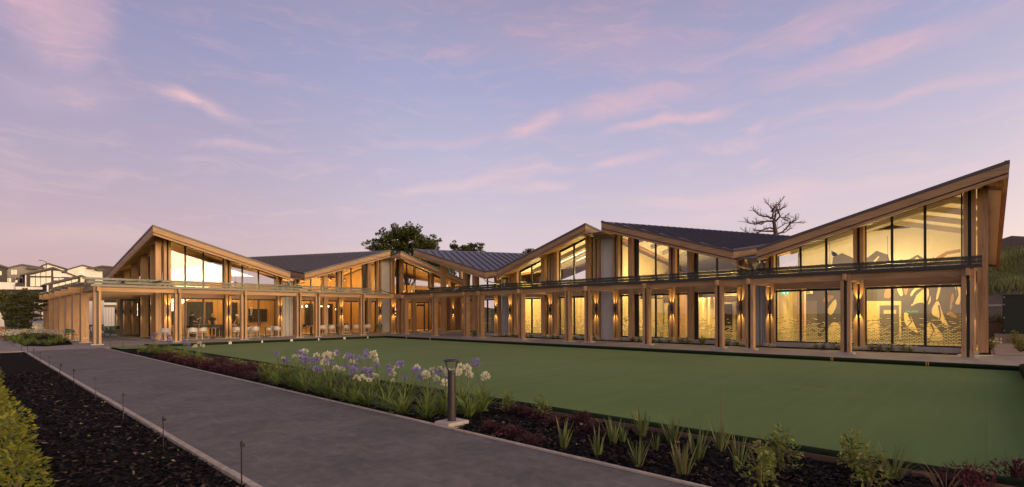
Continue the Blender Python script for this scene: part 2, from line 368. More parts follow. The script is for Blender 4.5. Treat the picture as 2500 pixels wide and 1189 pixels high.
def turf():
    m, t = newmat('bowling_carpet'); c = oc(t)
    n1 = t.noise(c, 0.16, 4, 0.55); n2 = t.noise(c, 60, 3)
    mp = t.new('ShaderNodeMapping'); t.l.new(c, mp.inputs[0]); mp.inputs[3].default_value = (0.25, 3.0, 1); n3 = t.noise(mp.outputs[0], 1.2, 6, 0.6)
    f = t.math('ADD', t.math('MULTIPLY', n1, 0.45), t.math('ADD', t.math('MULTIPLY', n2, 0.25), t.math('MULTIPLY', n3, 0.30)))
    cc = t.ramp(f, [(0.3, (0.066, 0.120, 0.026, 1)), (0.5, (0.093, 0.158, 0.038, 1)), (0.7, (0.122, 0.194, 0.055, 1))])
    sy = t.new('ShaderNodeSeparateXYZ', i_0=c).outputs[1]; lane = t.math('DIVIDE', t.math('ADD', sy, t.math('MULTIPLY', t.noise(c, 0.5, 2), 0.06)), 3.66)
    alt = t.math('MODULO', t.math('FLOOR', t.math('ADD', lane, 10.0)), 2.0); seam = t.math('LESS_THAN', t.math('FRACT', t.math('ADD', lane, 10.0)), 0.006)
    cc = t.mix(1.0, cc, t.mapr(alt, 0, 1, 0.98, 1.02), 'MULTIPLY'); cc = t.mix(t.math('MULTIPLY', seam, 0.12), cc, (0.05, 0.07, 0.015, 1))
    wear = t.mapr(t.noise(c, 0.45, 5, 0.6, 1.0), 0.52, 0.72, 0, 0.3, True); cc = t.mix(wear, cc, (0.122, 0.162, 0.052, 1))
    b = bsdf(t, cc, 1.0, 0, 0.03, t.noise(c, 170, 2), 0.5, 0.006); b.inputs['Sheen Weight'].default_value = 0.05
    t.l.new(b.outputs[0], t.out.inputs[0]); return m
TURF = turf()
BANKM = plain('bank_carpet', (0.016, 0.030, 0.011), 0.95, 0, 0.1, 0.35, 30, 0.6)
def mulch():
    m, t = newmat('bark_mulch'); c = oc(t); n = t.noise(c, 16, 6, 0.7); v = t.new('ShaderNodeTexVoronoi'); v.inputs['Scale'].default_value = 34; t.l.new(c, v.inputs['Vector'])
    cc = t.ramp(n, [(0.3, (0.006, 0.005, 0.005, 1)), (0.6, (0.018, 0.014, 0.013, 1)), (0.75, (0.04, 0.03, 0.026, 1))])
    b = bsdf(t, cc, 0.95, 0, 0.05, v.outputs[0], 0.9, 0.03); t.l.new(b.outputs[0], t.out.inputs[0]); return m
MULCH = mulch()
def chipm():
    m, t = newmat('bark_chip'); g = t.new('ShaderNodeNewGeometry').outputs['Random Per Island']
    cc = t.ramp(g, [(0.0, (0.004, 0.003, 0.003, 1)), (0.55, (0.012, 0.009, 0.008, 1)), (0.85, (0.030, 0.022, 0.019, 1)), (0.975, (0.075, 0.05, 0.036, 1)), (0.994, (0.26, 0.20, 0.12, 1))])
    b = bsdf(t, cc, 0.8, 0, 0.12); t.l.new(b.outputs[0], t.out.inputs[0]); return m
CHIP = chipm()
def leafm(name, lo, hi, trans=0.35, rough=0.5, spec=0.4):
    m, t = newmat(name); g = t.new('ShaderNodeNewGeometry').outputs['Random Per Island']
    f = t.math('ADD', t.math('MULTIPLY', g, 0.7), t.math('MULTIPLY', rand(t), 0.3))
    cc = t.ramp(f, [(0.0, (*lo, 1)), (1.0, (*hi, 1))])
    b = bsdf(t, cc, rough, 0, spec); tl = t.new('ShaderNodeBsdfTranslucent', i_0=cc)
    ms = t.new('ShaderNodeMixShader', i_0=trans); t.l.new(b.outputs[0], ms.inputs[1]); t.l.new(tl.outputs[0], ms.inputs[2]); t.l.new(ms.outputs[0], t.out.inputs[0]); return m
L_AGA = leafm('strap_leaf', (0.07, 0.12, 0.018), (0.26, 0.33, 0.07)); L_FLAX = leafm('flax_leaf', (0.07, 0.105, 0.025), (0.21, 0.24, 0.08))
L_HEDGE = leafm('golden_leaf', (0.07, 0.105, 0.012), (0.36, 0.33, 0.032)); L_SHRUB = leafm('shrub_leaf', (0.08, 0.12, 0.02), (0.26, 0.27, 0.06))
L_RED = leafm('red_leaf', (0.045, 0.014, 0.020), (0.15, 0.036, 0.048)); L_TREE = leafm('tree_leaf', (0.045, 0.062, 0.016), (0.17, 0.19, 0.055), 0.25)
L_TREE2 = leafm('light_tree_leaf', (0.06, 0.08, 0.02), (0.19, 0.21, 0.055), 0.25); L_OLIVE = leafm('layered_leaf', (0.06, 0.072, 0.018), (0.25, 0.24, 0.065), 0.3)
L_DRY = leafm('dry_leaf', (0.16, 0.08, 0.035), (0.34, 0.22, 0.11)); L_HILL = leafm('hill_grass', (0.08, 0.11, 0.025), (0.40, 0.37, 0.14), 0.35)
P_PUR = leafm('purple_petal', (0.26, 0.22, 0.48), (0.52, 0.46, 0.74), 0.4); P_WHT = leafm('white_petal', (0.66, 0.62, 0.42), (0.85, 0.82, 0.68), 0.4)
STEMG = plain('green_stem', (0.09, 0.12, 0.035), 0.6); STEMB = plain('pale_stem', (0.17, 0.14, 0.07), 0.7)

# ================================================================== SETTING
def sheet(name, x0, x1, y0, y1, z, mat, nx=1, ny=1):
    m = MB()
    for i in range(nx):
        for j in range(ny):
            a, b = x0 + (x1 - x0) * i / nx, x0 + (x1 - x0) * (i + 1) / nx; c, d = y0 + (y1 - y0) * j / ny, y0 + (y1 - y0) * (j + 1) / ny
            m.quad((a, c, z), (b, c, z), (b, d, z), (a, d, z))
    return struct(m.obj(name, mat))
GROUNDM = plain('dry_grass_ground', (0.06, 0.062, 0.028), 0.95, 0, 0.1, 0.4, 0.4)
sheet('ground', -1500, 2500, -1500, 2500, -0.40, GROUNDM)
# bark mulch beds on both sides of the path
sheet('planting_bed', -12, 1.84, -2, 31.2, -0.03, MULCH)
sheet('planting_bed', 4.62, 6.42, -2, 31.6, -0.03, MULCH)
sheet('asphalt_path', 1.86, 4.60, -2, 31.4, 0.0, ASPH)
sheet('asphalt_path', -22, -0.2, 33.6, 36.6, 0.0, ASPH)
sheet('bowling_green', 6.62, 21.2, -0.75, 32.45, -0.13, TURF)
m = MB(); m.quad((5.0, 29.6, 0.004), (6.42, 29.2, 0.004), (6.42, 32.55, 0.004), (5.0, 32.55, 0.004)); struct(m.obj('lawn_patch', TURF))
# concrete paving laid in slabs with open joints
pav = MB(); pav.box(21.3, 26.75, -6, 38.0, -0.35, -0.02); pav.box(-22, 21.3, 32.6, 38.0, -0.35, -0.021); pav.box(-22, 8.6, 38, 64, -0.35, -0.022); pav.box(-22, 4.9, 31.4, 32.6, -0.35, -0.023)
pav.box(26.75, 38, -6, -0.2, -0.35, -0.024); pav.box(26.75, 36, 29.9, 38.0, -0.35, -0.0245)
pv = struct(pav.obj('paving', CONC))
def slab(x0, x1, y0, y1, z=0.0): 
    s = MB(); g = 0.006; s.box(x0 + g, x1 - g, y0 + g, y1 - g, -0.02, z); return s.obj('slab', CONC, pv)
for i in range(12): slab(21.3, 25.4, -6 + 3.25 * i, -6 + 3.25 * (i + 1))
for i in range(10): slab(1.8 + 1.95 * i, 1.8 + 1.95 * (i + 1), 32.6, 34.3); slab(1.8 + 1.95 * i, 1.8 + 1.95 * (i + 1), 34.3, 37.8)
for i in range(6): slab(-13 + 2.5 * i, -13 + 2.5 * (i + 1), 31.4, 32.6)
for i in range(5): slab(1.8, 8.5, 38.0 + 3.2 * i, 38.0 + 3.2 * (i + 1))
slab(2.0, 4.9, 31.4, 32.6)
for i in range(3): slab(26.8 + 3 * i, 26.8 + 3 * (i + 1), -4.2, -0.3)
for i in range(3): slab(26.8 + 3 * i, 26.8 + 3 * (i + 1), 30.0, 37.8)
# planted strip at the foot of the right wing
sheet('planting_bed', 25.42, 26.5, 0.75, 26.0, 0.008, MULCH); sheet('planting_bed', 29.6, 33.0, -5.6, -1.05, 0.012, MULCH)
# carpeted banks round the green
def bank(name, prof, a0, a1, along):
    mbk = MB(); n = len(prof)
    segs = 14; vs = []; fs = []
    for i in range(segs + 1):
        a = a0 + (a1 - a0) * i / segs
        for (p, z) in prof: vs.append((p, a, z) if along == 'y' else (a, p, z))
    for i in range(segs):
        for k in range(n - 1): fs.append((i * n + k, i * n + k + 1, (i + 1) * n + k + 1, (i + 1) * n + k))
    fs += [tuple(range(n)), tuple(range(segs * n, segs * n + n))]
    mbk.add(vs, fs); return struct(mbk.obj(name, BANKM, None, True))
rp = [(6.44, -0.02), (6.43, 0.03), (6.46, 0.072), (6.53, 0.085), (6.60, 0.07), (6.63, 0.02), (6.63, -0.14)]
b_near = bank('near_bank', rp, -1.0, 32.4, 'y')
b_right = bank('right_bank', [(21.32, -0.13), (21.32, 0.006), (21.28, 0.012), (21.22, 0.0), (21.18, -0.03), (21.17, -0.07), (21.19, -0.08), (21.19, -0.15)], -0.9, 32.5, 'y')
b_far = bank('far_bank', [(32.62, -0.13), (32.62, 0.006), (32.58, 0.012), (32.52, 0.0), (32.48, -0.03), (32.47, -0.07), (32.49, -0.08), (32.49, -0.15)], 6.44, 21.3, 'x')
b_end = bank('end_bank', [(-1.0, -0.05), (-1.0, 0.05), (-0.95, 0.08), (-0.85, 0.085), (-0.76, 0.05), (-0.74, -0.14)], 6.4, 21.35, 'x')
# retaining boards and short posts on the garden side of the near bank
rb = struct(MB().box(6.405, 6.428, -1, 32.3, -0.05, 0.035).obj('retaining_board', BEDM))
for i in range(11):
    y = 0.4 + i * 1.9; MB().box(6.36, 6.404, y, y + 0.13, -0.05, 0.028).obj('board_post', BEDM, rb)
# path edging, timber battens in lengths
for name, x0, x1 in (('timber_edging', 1.80, 1.865), ('timber_edging', 4.585, 4.63)):
    e = struct(MB().box(x0 + 0.01, x1 - 0.01, -1.5, 31.3, -0.05, -0.004).obj(name, BEDM)); y = -1.5
    while y < 31.2:
        L = min(RND.uniform(2.2, 2.7), 31.3 - y); dz = RND.uniform(-0.003, 0.005); dx = RND.uniform(-0.003, 0.003)
        MB().box(x0 + dx, x1 + dx, y + 0.003, y + L - 0.003, -0.03, 0.016 + dz).obj('edging_batten', EDGE, e); y += L
# markers fixed to the banks
def digit_mesh(ch, size, mat):
    cu = bpy.data.curves.new('numeral', 'FONT'); cu.body = ch; cu.size = size; cu.extrude = 0.001; cu.align_x = 'CENTER'
    tmp = bpy.data.objects.new('numeral', cu); me = bpy.data.meshes.new_from_object(tmp); bpy.data.objects.remove(tmp); me.materials.clear(); me.materials.append(mat); return me
for px, txt in ((562, '3'), (640, None), (712, '2'), (778, None), (841, '1'), (898, None)):
    X = at(px, 838, Y=32.46).x; wd = 0.075 if txt else 0.035
    mk = MB().box(X - wd, X + wd, 32.452, 32.475, -0.125, 0.015).obj('rink_marker', WHITE, b_far)
    if txt:
        dg = link('numeral', digit_mesh(txt, 0.17, BLACKP), mk, (X, 32.448, -0.115)); dg.rotation_euler = (RAD(90), 0, 0)
for px, py in ((992, 823), (1050, 824), (2031, 873), (2264, 884), (1475, 848), (1690, 858)):
    if px in (1475, 1690): continue
    Y = at(px, py, X=21.16).y
    for d in (-0.035, 0.02): MB().box(21.155, 21.18, Y + d, Y + d + 0.022, -0.11, 0.01).obj('bank_marker', YELLOW, b_right)
for px, py in ((1557, 1020), (2093, 1101)):
    p = at(px, py, X=6.53); MB().box(6.50, 6.57, p.y - 0.03, p.y + 0.03, 0.0835, 0.089).obj('bank_marker', YELLOW, b_near)

# ================================================================== CLUBHOUSE
club = empty('clubhouse', (23.59, 34.85, 0.0), 0, 'timber and glass clubhouse with folded zigzag roofs wrapping round the bowling green', 'building', world=True)
ZV, ZP, DEP = 4.62, 6.95, 15.9
class Wing:
    def __init__(s, right): s.r = right; s.PP, s.PF, s.PR = (23.59, 26.7, 25.09) if right else (34.85, 37.92, 36.35)
    def pt(s, a, p, z): return Vector((p, a, z)) if s.r else Vector((a, p, z))
    def box(s, m, a0, a1, p0, p1, z0, z1): return m.box(p0, p1, a0, a1, z0, z1) if s.r else m.box(a0, a1, p0, p1, z0, z1)
    @property
    def wa(s): return WOODY if s.r else WOODX
    @property
    def wp(s): return WOODX if s.r else WOODY
    def perp(s, d): return Vector((d, 0, 0)) if s.r else Vector((0, d, 0))
RW, LW = Wing(True), Wing(False)
class Plate:
    def __init__(s, wing, aV, aP): s.w, s.aV, s.aP = wing, aV, aP
    def z(s, a, p):
        t = (a - s.aV) / (s.aP - s.aV) + (p - s.w.PR) / DEP
        return ZP - (ZP - ZV) * abs(1 - t)
    def brk(s, p): return s.aV + (s.aP - s.aV) * (1 - (p - s.w.PR) / DEP)
    def lo(s): return min(s.aV, s.aP)
    def hi(s): return max(s.aV, s.aP)
PL = {'E': Plate(RW, 7.74, -0.65), 'D': Plate(RW, 8.81, 16.23), 'B': Plate(RW, 24.8, 17.34), 'A': Plate(RW, 25.92, 34.29),
      'L1': Plate(LW, 15.86, 7.66), 'L2': Plate(LW, 16.9, 24.22), 'C': Plate(LW, 33.2, 25.24)}
def build_plate(pl, seams):
    wg = pl.w; P0, P1 = wg.PR, wg.PR + DEP
    F = lambda a, p, dz: wg.pt(a, p, pl.z(a, p) + dz)
    tri1 = [(pl.aV, P0), (pl.aP, P0), (pl.aV, P1)]; tri2 = [(pl.aP, P0), (pl.aP, P1), (pl.aV, P1)]
    m = MB()
    for tri in (tri1, tri2): m.prism([F(a, p, 0.0) for a, p in tri], (0, 0, -0.06))
    roof = m.obj('roof', ROOFM, club)
    sf = MB()
    for tri in (tri1, tri2): sf.prism([F(a, p, -0.40) for a, p in tri], (0, 0, -0.045))
    sf.obj('soffit', SOFX if wg.r else SOFY, roof)
    def edge(a0, p0, a1, p1, nv, nm):
        # fascia glulam and its metal cap along a roof edge; nv is the outward direction
        nv = Vector(nv)
        f0, f1 = F(a0, p0, 0), F(a1, p1, 0)
        m = MB(); m.prism([f0 + Vector((0, 0, -0.09)), f1 + Vector((0, 0, -0.09)), f1 + Vector((0, 0, -0.56)), f0 + Vector((0, 0, -0.56))], nv * -0.13)
        dirx = abs((f1 - f0).x) > abs((f1 - f0).y)
        m.obj('fascia', WOODX if dirx else WOODY, roof)
        c = MB(); c.prism([f0 + nv * 0.03 + Vector((0, 0, 0.03)), f1 + nv * 0.03 + Vector((0, 0, 0.03)), f1 + nv * 0.03 + Vector((0, 0, -0.085)), f0 + nv * 0.03 + Vector((0, 0, -0.085))], nv * -0.14)
        c.obj('roof_capping', CAPM, roof)
    sg = 1 if pl.aP > pl.aV else -1
    fr = wg.pt(0, -1, 0) ; al = wg.pt(1, 0, 0)
    edge(pl.aV, P0, pl.aP, P0, fr, 'front')
    edge(pl.aP - 0.004 * sg, P0 + 0.004, pl.aP - 0.004 * sg, P1, al * sg, 'peak side')
    edge(pl.aV + 0.004 * sg, P0 + 0.004, pl.aV + 0.004 * sg, P1, al * -sg, 'valley side')
    if seams:
        ga, gp = (ZP - ZV) / (pl.aP - pl.aV), (ZP - ZV) / DEP; gl_ = math.hypot(ga, gp); g = (-ga / gl_, -gp / gl_); n = (-g[1], g[0])
        inner = [(pl.aV + 0.16 * sg, P0 + 0.14), (pl.aP - 0.5 * sg, P0 + 0.14), (pl.aV + 0.16 * sg, P1 - 1.0)]
        cx = sum(q[0] for q in inner) / 3; cp = sum(q[1] for q in inner) / 3
        ctr = 1
        for k in range(-40, 41):
            q = (cx + n[0] * seams * k, cp + n[1] * seams * k); t0, t1 = -99, 99
            ok = True
            for i in range(3):
                A, B = inner[i], inner[(i + 1) % 3]; ex, ep = B[0] - A[0], B[1] - A[1]; nx, np_ = -ep, ex
                if nx * (cx - A[0]) + np_ * (cp - A[1]) < 0: nx, np_ = -nx, -np_
                num = nx * (q[0] - A[0]) + np_ * (q[1] - A[1]); den = nx * g[0] + np_ * g[1]
                if abs(den) < 1e-9:
                    if num < 0: ok = False
                elif den > 0: t0 = max(t0, -num / den)
                else: t1 = min(t1, -num / den)
            if ok and t1 - t0 > 0.35:
                a = F(q[0] + g[0] * t0, q[1] + g[1] * t0, 0.03); b = F(q[0] + g[0] * t1, q[1] + g[1] * t1, 0.03)
                MB().bar(a, b, 0.045, 0.06).obj('standing_seam', ROOFM, roof)
    return roof
for k, sm in (('E', 0), ('D', 0.46), ('B', 0), ('A', 0.52), ('L1', 0), ('L2', 0.50), ('C', 0.5)): build_plate(PL[k], sm)
def strip(wg, a0, a1, low_front, nm):     # box gutter / flashing roof filling the slot between two plates
    m = MB(); P0, P1 = wg.PR + 0.25, wg.PR + DEP
    z0, z1 = (4.22, 6.5) if low_front else (6.4, 4.2)
    m.prism([wg.pt(a0, P0, z0), wg.pt(a1, P0, z0), wg.pt(a1, P1, z1), wg.pt(a0, P1, z1)], (0, 0, -0.05)); return m.obj(nm, CAPM, club)
strip(RW, 7.76, 8.79, True, 'box_gutter'); strip(RW, 24.82, 25.9, True, 'box_gutter'); strip(LW, 15.88, 16.88, True, 'box_gutter')
strip(RW, 16.25, 17.32, False, 'ridge_flashing'); strip(LW, 24.24, 25.22, False, 'ridge_flashing')
# blocks closing the low ends (valley fascia return)
def sof(wg, a, p):
    for pl in PL.values():
        if pl.w is wg and pl.lo() - 0.01 <= a <= pl.hi() + 0.01: return pl.z(a, p) - 0.47
    return None
# ---- facade bays
ZL0, ZL1 = 0.27, 2.72
def window(wg, a0, a1, z0, ztop, film_=False, door=False):
    """dark framed pane; ztop is a height or a function of a (raked head)"""
    p = wg.PF + 0.06; t = 0.045
    zt = ztop if callable(ztop) else (lambda a: ztop)
    pts = [a0, a1]
    m = MB()
    def bar(aa, ab, za0, za1, zb0, zb1): m.prism([wg.pt(aa, p, za0), wg.pt(ab, p, zb0), wg.pt(ab, p, zb1), wg.pt(aa, p, za1)], wg.perp(0.09))
    bar(a0, a1, z0 - 0.06, z0, z0 - 0.06, z0)
    brks = [a for a in getattr(ztop, 'brks', []) if a0 + 0.05 < a < a1 - 0.05]
    xs = [a0] + sorted(brks) + [a1]
    for x0, x1 in zip(xs[:-1], xs[1:]): bar(x0, x1, zt(x0) - 0.10, zt(x0), zt(x1) - 0.10, zt(x1))
    bar(a0 - 0.002, a0 + t, z0 + 0.001, zt(a0) - 0.09, z0 + 0.001, zt(a0 + t) - 0.09); bar(a1 - t, a1 + 0.002, z0 + 0.001, zt(a1 - t) - 0.09, z0 + 0.001, zt(a1) - 0.09)
    win = m.obj('window', STEEL, club)
    g = MB(); pg = p + 0.04
    poly = [wg.pt(a0 + t, pg, z0)] + [wg.pt(a1 - t, pg, z0)] + [wg.pt(a, pg, zt(a) - 0.09) for a in ([a1 - t] + sorted(brks, reverse=True) + [a0 + t])]
    g.quad(*poly); g.obj('pane', GLASS, win)
    if film_:
        f = MB(); f.quad(wg.pt(a0 + t, pg + 0.012, z0), wg.pt(a1 - t, pg + 0.012, z0), wg.pt(a1 - t, pg + 0.012, z0 + 1.45), wg.pt(a0 + t, pg + 0.012, z0 + 1.45)); f.obj('window_film', FILM, win)
    if door:
        hp = wg.pt(a0 + 0.10, p - 0.04, 0); MB().box(hp.x - 0.02, hp.x + 0.02, hp.y - 0.03, hp.y + 0.02, 0.75, 1.35).obj('pull_handle', BLACKP, win)
    return win
def raked(wg, pl):
    f = lambda a: pl.z(a, wg.PF + 0.1) - 0.46
    f.brks = [pl.brk(wg.PF + 0.1)]; return f
def spot(parent, loc, down, power, ang=52):
    l = bpy.data.lights.new('wall_light_lamp', 'SPOT'); l.energy = power; l.spot_size = RAD(ang); l.spot_blend = 0.5; l.color = (1.0, 0.68, 0.22); l.shadow_soft_size = 0.03
    o = link('wall_light_lamp', l, parent); o0 = Vector(parent.get('_o', (0, 0, 0))); o.location = Vector(loc) - o0
    o.rotation_euler = (0, 0, 0) if down else (math.pi, 0, 0); return o
SC_Z = 1.88
def sconce(wg, a, p, k=1.0):
    c = wg.pt(a, p, 0); m = MB()
    m.lathe([(0.030, SC_Z - 0.15), (0.05, SC_Z - 0.15), (0.05, SC_Z - 0.02), (0.044, SC_Z), (0.05, SC_Z + 0.02), (0.05, SC_Z + 0.15), (0.030, SC_Z + 0.15)], (c.x, c.y, 0), 14)
    q = wg.pt(a, p + 0.13, 0); m.box(q.x - (0.13 if wg.r else 0.03), q.x + (0.15 if wg.r else 0.03), q.y - (0.03 if wg.r else 0.13), q.y + (0.03 if wg.r else 0.15), SC_Z - 0.05, SC_Z + 0.05)
    s = m.obj('wall_light', STEEL, club)
    spot(s, (c.x, c.y, SC_Z + 0.165), False, 105 * k); spot(s, (c.x, c.y, SC_Z - 0.165), True, 105 * k)
def double_post(wg, a, lamp=True, base=0.12, top=None):
    # two glulam planks with a black steel flat between them
    zt = top if top else (sof(wg, a, wg.PF - 0.2) or 6.3)
    core = MB(); wg.box(core, a - 0.05, a + 0.05, wg.PF - 0.06, wg.PF + 0.10, base, zt + 0.03); po = core.obj('facade_post', STEEL, club)
    for d in (-1, 1):
        q = MB(); wg.box(q, a + d * 0.052, a + d * 0.185, wg.PF - 0.28, wg.PF + 0.12, base, zt + 0.04); q.obj('plank', WOODZ, po)
    bs = MB(); wg.box(bs, a - 0.26, a + 0.26, wg.PF - 0.34, wg.PF + 0.2, 0.0, base); bs.obj('base_pad', CONCL, po)
    if lamp: sconce(wg, a, wg.PF - 0.345)
def single_post(wg, a0, a1, p0=-0.22, p1=0.14, base=0.12, top=None):
    zt = top if top else (sof(wg, (a0 + a1) / 2, wg.PF) or 6.3)
    q = MB(); wg.box(q, a0, a1, wg.PF + p0, wg.PF + p1, base, zt + 0.03); return q.obj('timber_post', WOODZ, club)
def dark_jamb(wg, a0, a1, zt=None):
    q = MB(); wg.box(q, a0, a1, wg.PF + 0.02, wg.PF + 0.13, 0.12, (zt or (sof(wg, (a0 + a1) / 2, wg.PF) or 6.3)) + 0.02); q.obj('steel_jamb', STEEL, club)

def bay(wg, pl, panes, film_, z0=ZL0, doors=()):
    for i, (a0, a1) in enumerate(panes):
        window(wg, a0, a1, z0, ZL1, film_, i in doors)
        window(wg, a0, a1, 3.30, raked(wg, pl))
# right wing
R_POST = [0.41, 4.0, 7.58, 8.92, 12.56, 16.12, 17.47, 21.07, 24.72, 26.14]
for a in R_POST: double_post(RW, a)
bay(RW, PL['E'], [(0.62, 1.77), (1.77, 2.86), (2.86, 3.80)], True); bay(RW, PL['E'], [(4.2, 5.28), (5.28, 6.33), (6.33, 7.39)], True)
bay(RW, PL['D'], [(9.11, 10.23), (10.23, 11.28), (11.74, 12.36)], True); bay(RW, PL['D'], [(12.76, 13.7), (13.7, 14.82), (15.32, 15.92)], True)
for a0, a1, j0, j1 in ((11.42, 11.72, 11.28, 11.42), (15.0, 15.3, 14.83, 15.0), (18.0, 18.30, 18.30, 18.36), (21.62, 21.92, 21.92, 21.96)):
    single_post(RW, a0, a1); dark_jamb(RW, j0, j1)
bay(RW, PL['B'], [(17.67, 17.99), (18.37, 19.4), (19.4, 20.55)], True); bay(RW, PL['B'], [(21.27, 21.6), (21.97, 23.0), (23.0, 24.1)], True)
single_post(RW, 20.56, 20.85); single_post(RW, 24.12, 24.42)
bay(RW, PL['A'], [(26.34, 27.4), (27.4, 28.4), (28.85, 29.45)], True); single_post(RW, 28.45, 28.75); single_post(RW, 29.5, 29.8); dark_jamb(RW, 28.76, 28.84)
dark_jamb(RW, 20.86, 20.88); 
# left wing
L_POST = [8.7, 12.22, 15.68, 16.95, 20.5, 24.03, 25.35]
for a in L_POST: double_post(LW, a, base=0.05)
bay(LW, PL['L1'], [(8.9, 9.76), (9.76, 10.8), (10.8, 12.02)], False, 0.10, (2,)); bay(LW, PL['L1'], [(12.42, 13.22), (13.22, 14.3), (14.3, 15.45)], False, 0.10, (2,))
bay(LW, PL['L2'], [(17.16, 18.16), (18.16, 19.02), (19.45, 20.28)], False, 0.10); single_post(LW, 19.08, 19.4)
bay(LW, PL['L2'], [(20.7, 21.56), (21.56, 22.6), (23.3, 23.82)], False, 0.10); dark_jamb(LW, 22.62, 22.9); single_post(LW, 22.92, 23.26)
bay(LW, PL['C'], [(25.55, 25.98), (26.5, 27.05), (27.05, 27.85)], False, 0.10); dark_jamb(LW, 26.0, 26.14); single_post(LW, 26.16, 26.48)
window(LW, 27.95, 29.0, 0.06, 2.45, False, True); window(LW, 29.0, 29.5, 0.06, 2.72); window(LW, 27.95, 29.5, 3.30, raked(LW, PL['C'])); window(LW, 27.95, 29.0, 2.5, ZL1)
single_post(LW, 29.55, 29.9); window(LW, 29.95, 31.0, 0.1, ZL1); window(LW, 29.95, 31.0, 3.3, raked(LW, PL['C']))
for a in (32.2, 33.55): single_post(LW, a - 0.3, a - 0.06); single_post(LW, a + 0.06, a + 0.3); sconce(LW, a, LW.PF - 0.24)
q = MB(); LW.box(q, 31.05, 36.0, LW.PF + 0.14, LW.PF + 0.3, 0.0, 4.1); q.obj('timber_wall', WOODZ, club)
# header beams over the ground-floor glass
for wg, a0, a1 in ((RW, 0.2, 7.42), (RW, 9.08, 15.96), (RW, 17.63, 24.56), (RW, 26.3, 29.8), (LW, 8.86, 15.52), (LW, 17.11, 23.87), (LW, 25.51, 31.0)):
    q = MB(); wg.box(q, a0, a1, wg.PF - 0.035, wg.PF + 0.16, 2.735, 3.19); q.obj('header_beam', wg.wa, club)
# plinth under the glass
for wg, a0, a1 in ((RW, 0.62, 7.39), (RW, 9.11, 15.92), (RW, 17.67, 24.5), (RW, 26.34, 29.8)):
    q = MB(); wg.box(q, a0, a1, wg.PF - 0.04, wg.PF + 0.2, 0.0, 0.205); q.obj('plinth', CONCL, club)
for a0, a1 in ((8.9, 15.45), (17.16, 23.82), (25.55, 31.0)):
    q = MB(); LW.box(q, a0, a1, LW.PF - 0.02, LW.PF + 0.2, 0.0, 0.035); q.obj('plinth', CONCL, club)
# valley bays: big ribbed grey cladding; ridge bays: pale boards
def ribbed(wg, a0, a1, z1, mat):
    m = MB(); n = 3; wd = (a1 - a0) / n; prof = []
    for i in range(n):
        c = a0 + wd * (i + 0.5); prof.append((a0 + wd * i + 0.015, 0.0))
        for k in range(9): th = math.pi * k / 8; prof.append((c - math.cos(th) * wd * 0.36, -math.sin(th) * wd * 0.30))
    prof.append((a1 - 0.01, 0.0)); vs = []; fs = []
    for a, d in prof: vs += [wg.pt(a, wg.PF + 0.12 + d, 0.02), wg.pt(a, wg.PF + 0.12 + d, z1)]
    for i in range(len(prof) - 1): fs.append((2 * i, 2 * i + 2, 2 * i + 3, 2 * i + 1))
    m.add(vs, fs); o = m.obj('ribbed_cladding', mat, club)
    for i in range(n + 1):
        a = a0 + wd * i
        if 0 < i: 
            t = MB(); c = wg.pt(a - 0.03, wg.PF + 0.06, 0); t.tube([(c.x, c.y, 0.05), (c.x, c.y, z1 - 0.02)], 0.02, 8); t.obj('downpipe', ALU, o)
    return o
ribbed(RW, 7.78, 8.72, 4.1, GREYM); ribbed(RW, 24.92, 25.94, 4.1, GREYM); ribbed(LW, 15.88, 16.75, 4.1, BOARDW)
def boards(wg, a0, a1, z1, mat):
    m = MB(); n = 9; wd = (a1 - a0) / n
    for i in range(n): wg.box(m, a0 + wd * i + 0.006, a0 + wd * (i + 1) - 0.006, wg.PF - 0.06, wg.PF - 0.03, 0.02, z1)
    wg.box(m, a0, a1, wg.PF - 0.03, wg.PF + 0.12, 0.02, z1); return m.obj('boarded_wall', mat, club)
boards(RW, 16.32, 17.27, 6.32, BOARDW); boards(LW, 24.23, 25.15, 6.34, BOARDW)
# end wall of the right wing: wide timber blade, fascia soffit behind
q = MB(); q.box(26.55, 26.95, -0.12, 0.19, 0.06, 6.35); q.obj('timber_blade', WOODZ, club)
q = MB(); q.prism([(27.0, 0.05, 0.0), (40.4, 0.05, 0.0), (40.4, 0.05, PL['E'].z(0.1, 40.4) - 0.42), (27.0, 0.05, PL['E'].z(0.1, 27.0) - 0.42)], (0, 0.13, 0)); q.obj('end_wall', WOODZ, club)
for i in range(1, 5): q = MB(); q.box(26.95 + 3 * i - 0.2, 26.95 + 3 * i + 0.2, -0.12, 0.045, 0.0, 6.2 - 0.40 * i); q.obj('timber_blade', WOODZ, club)
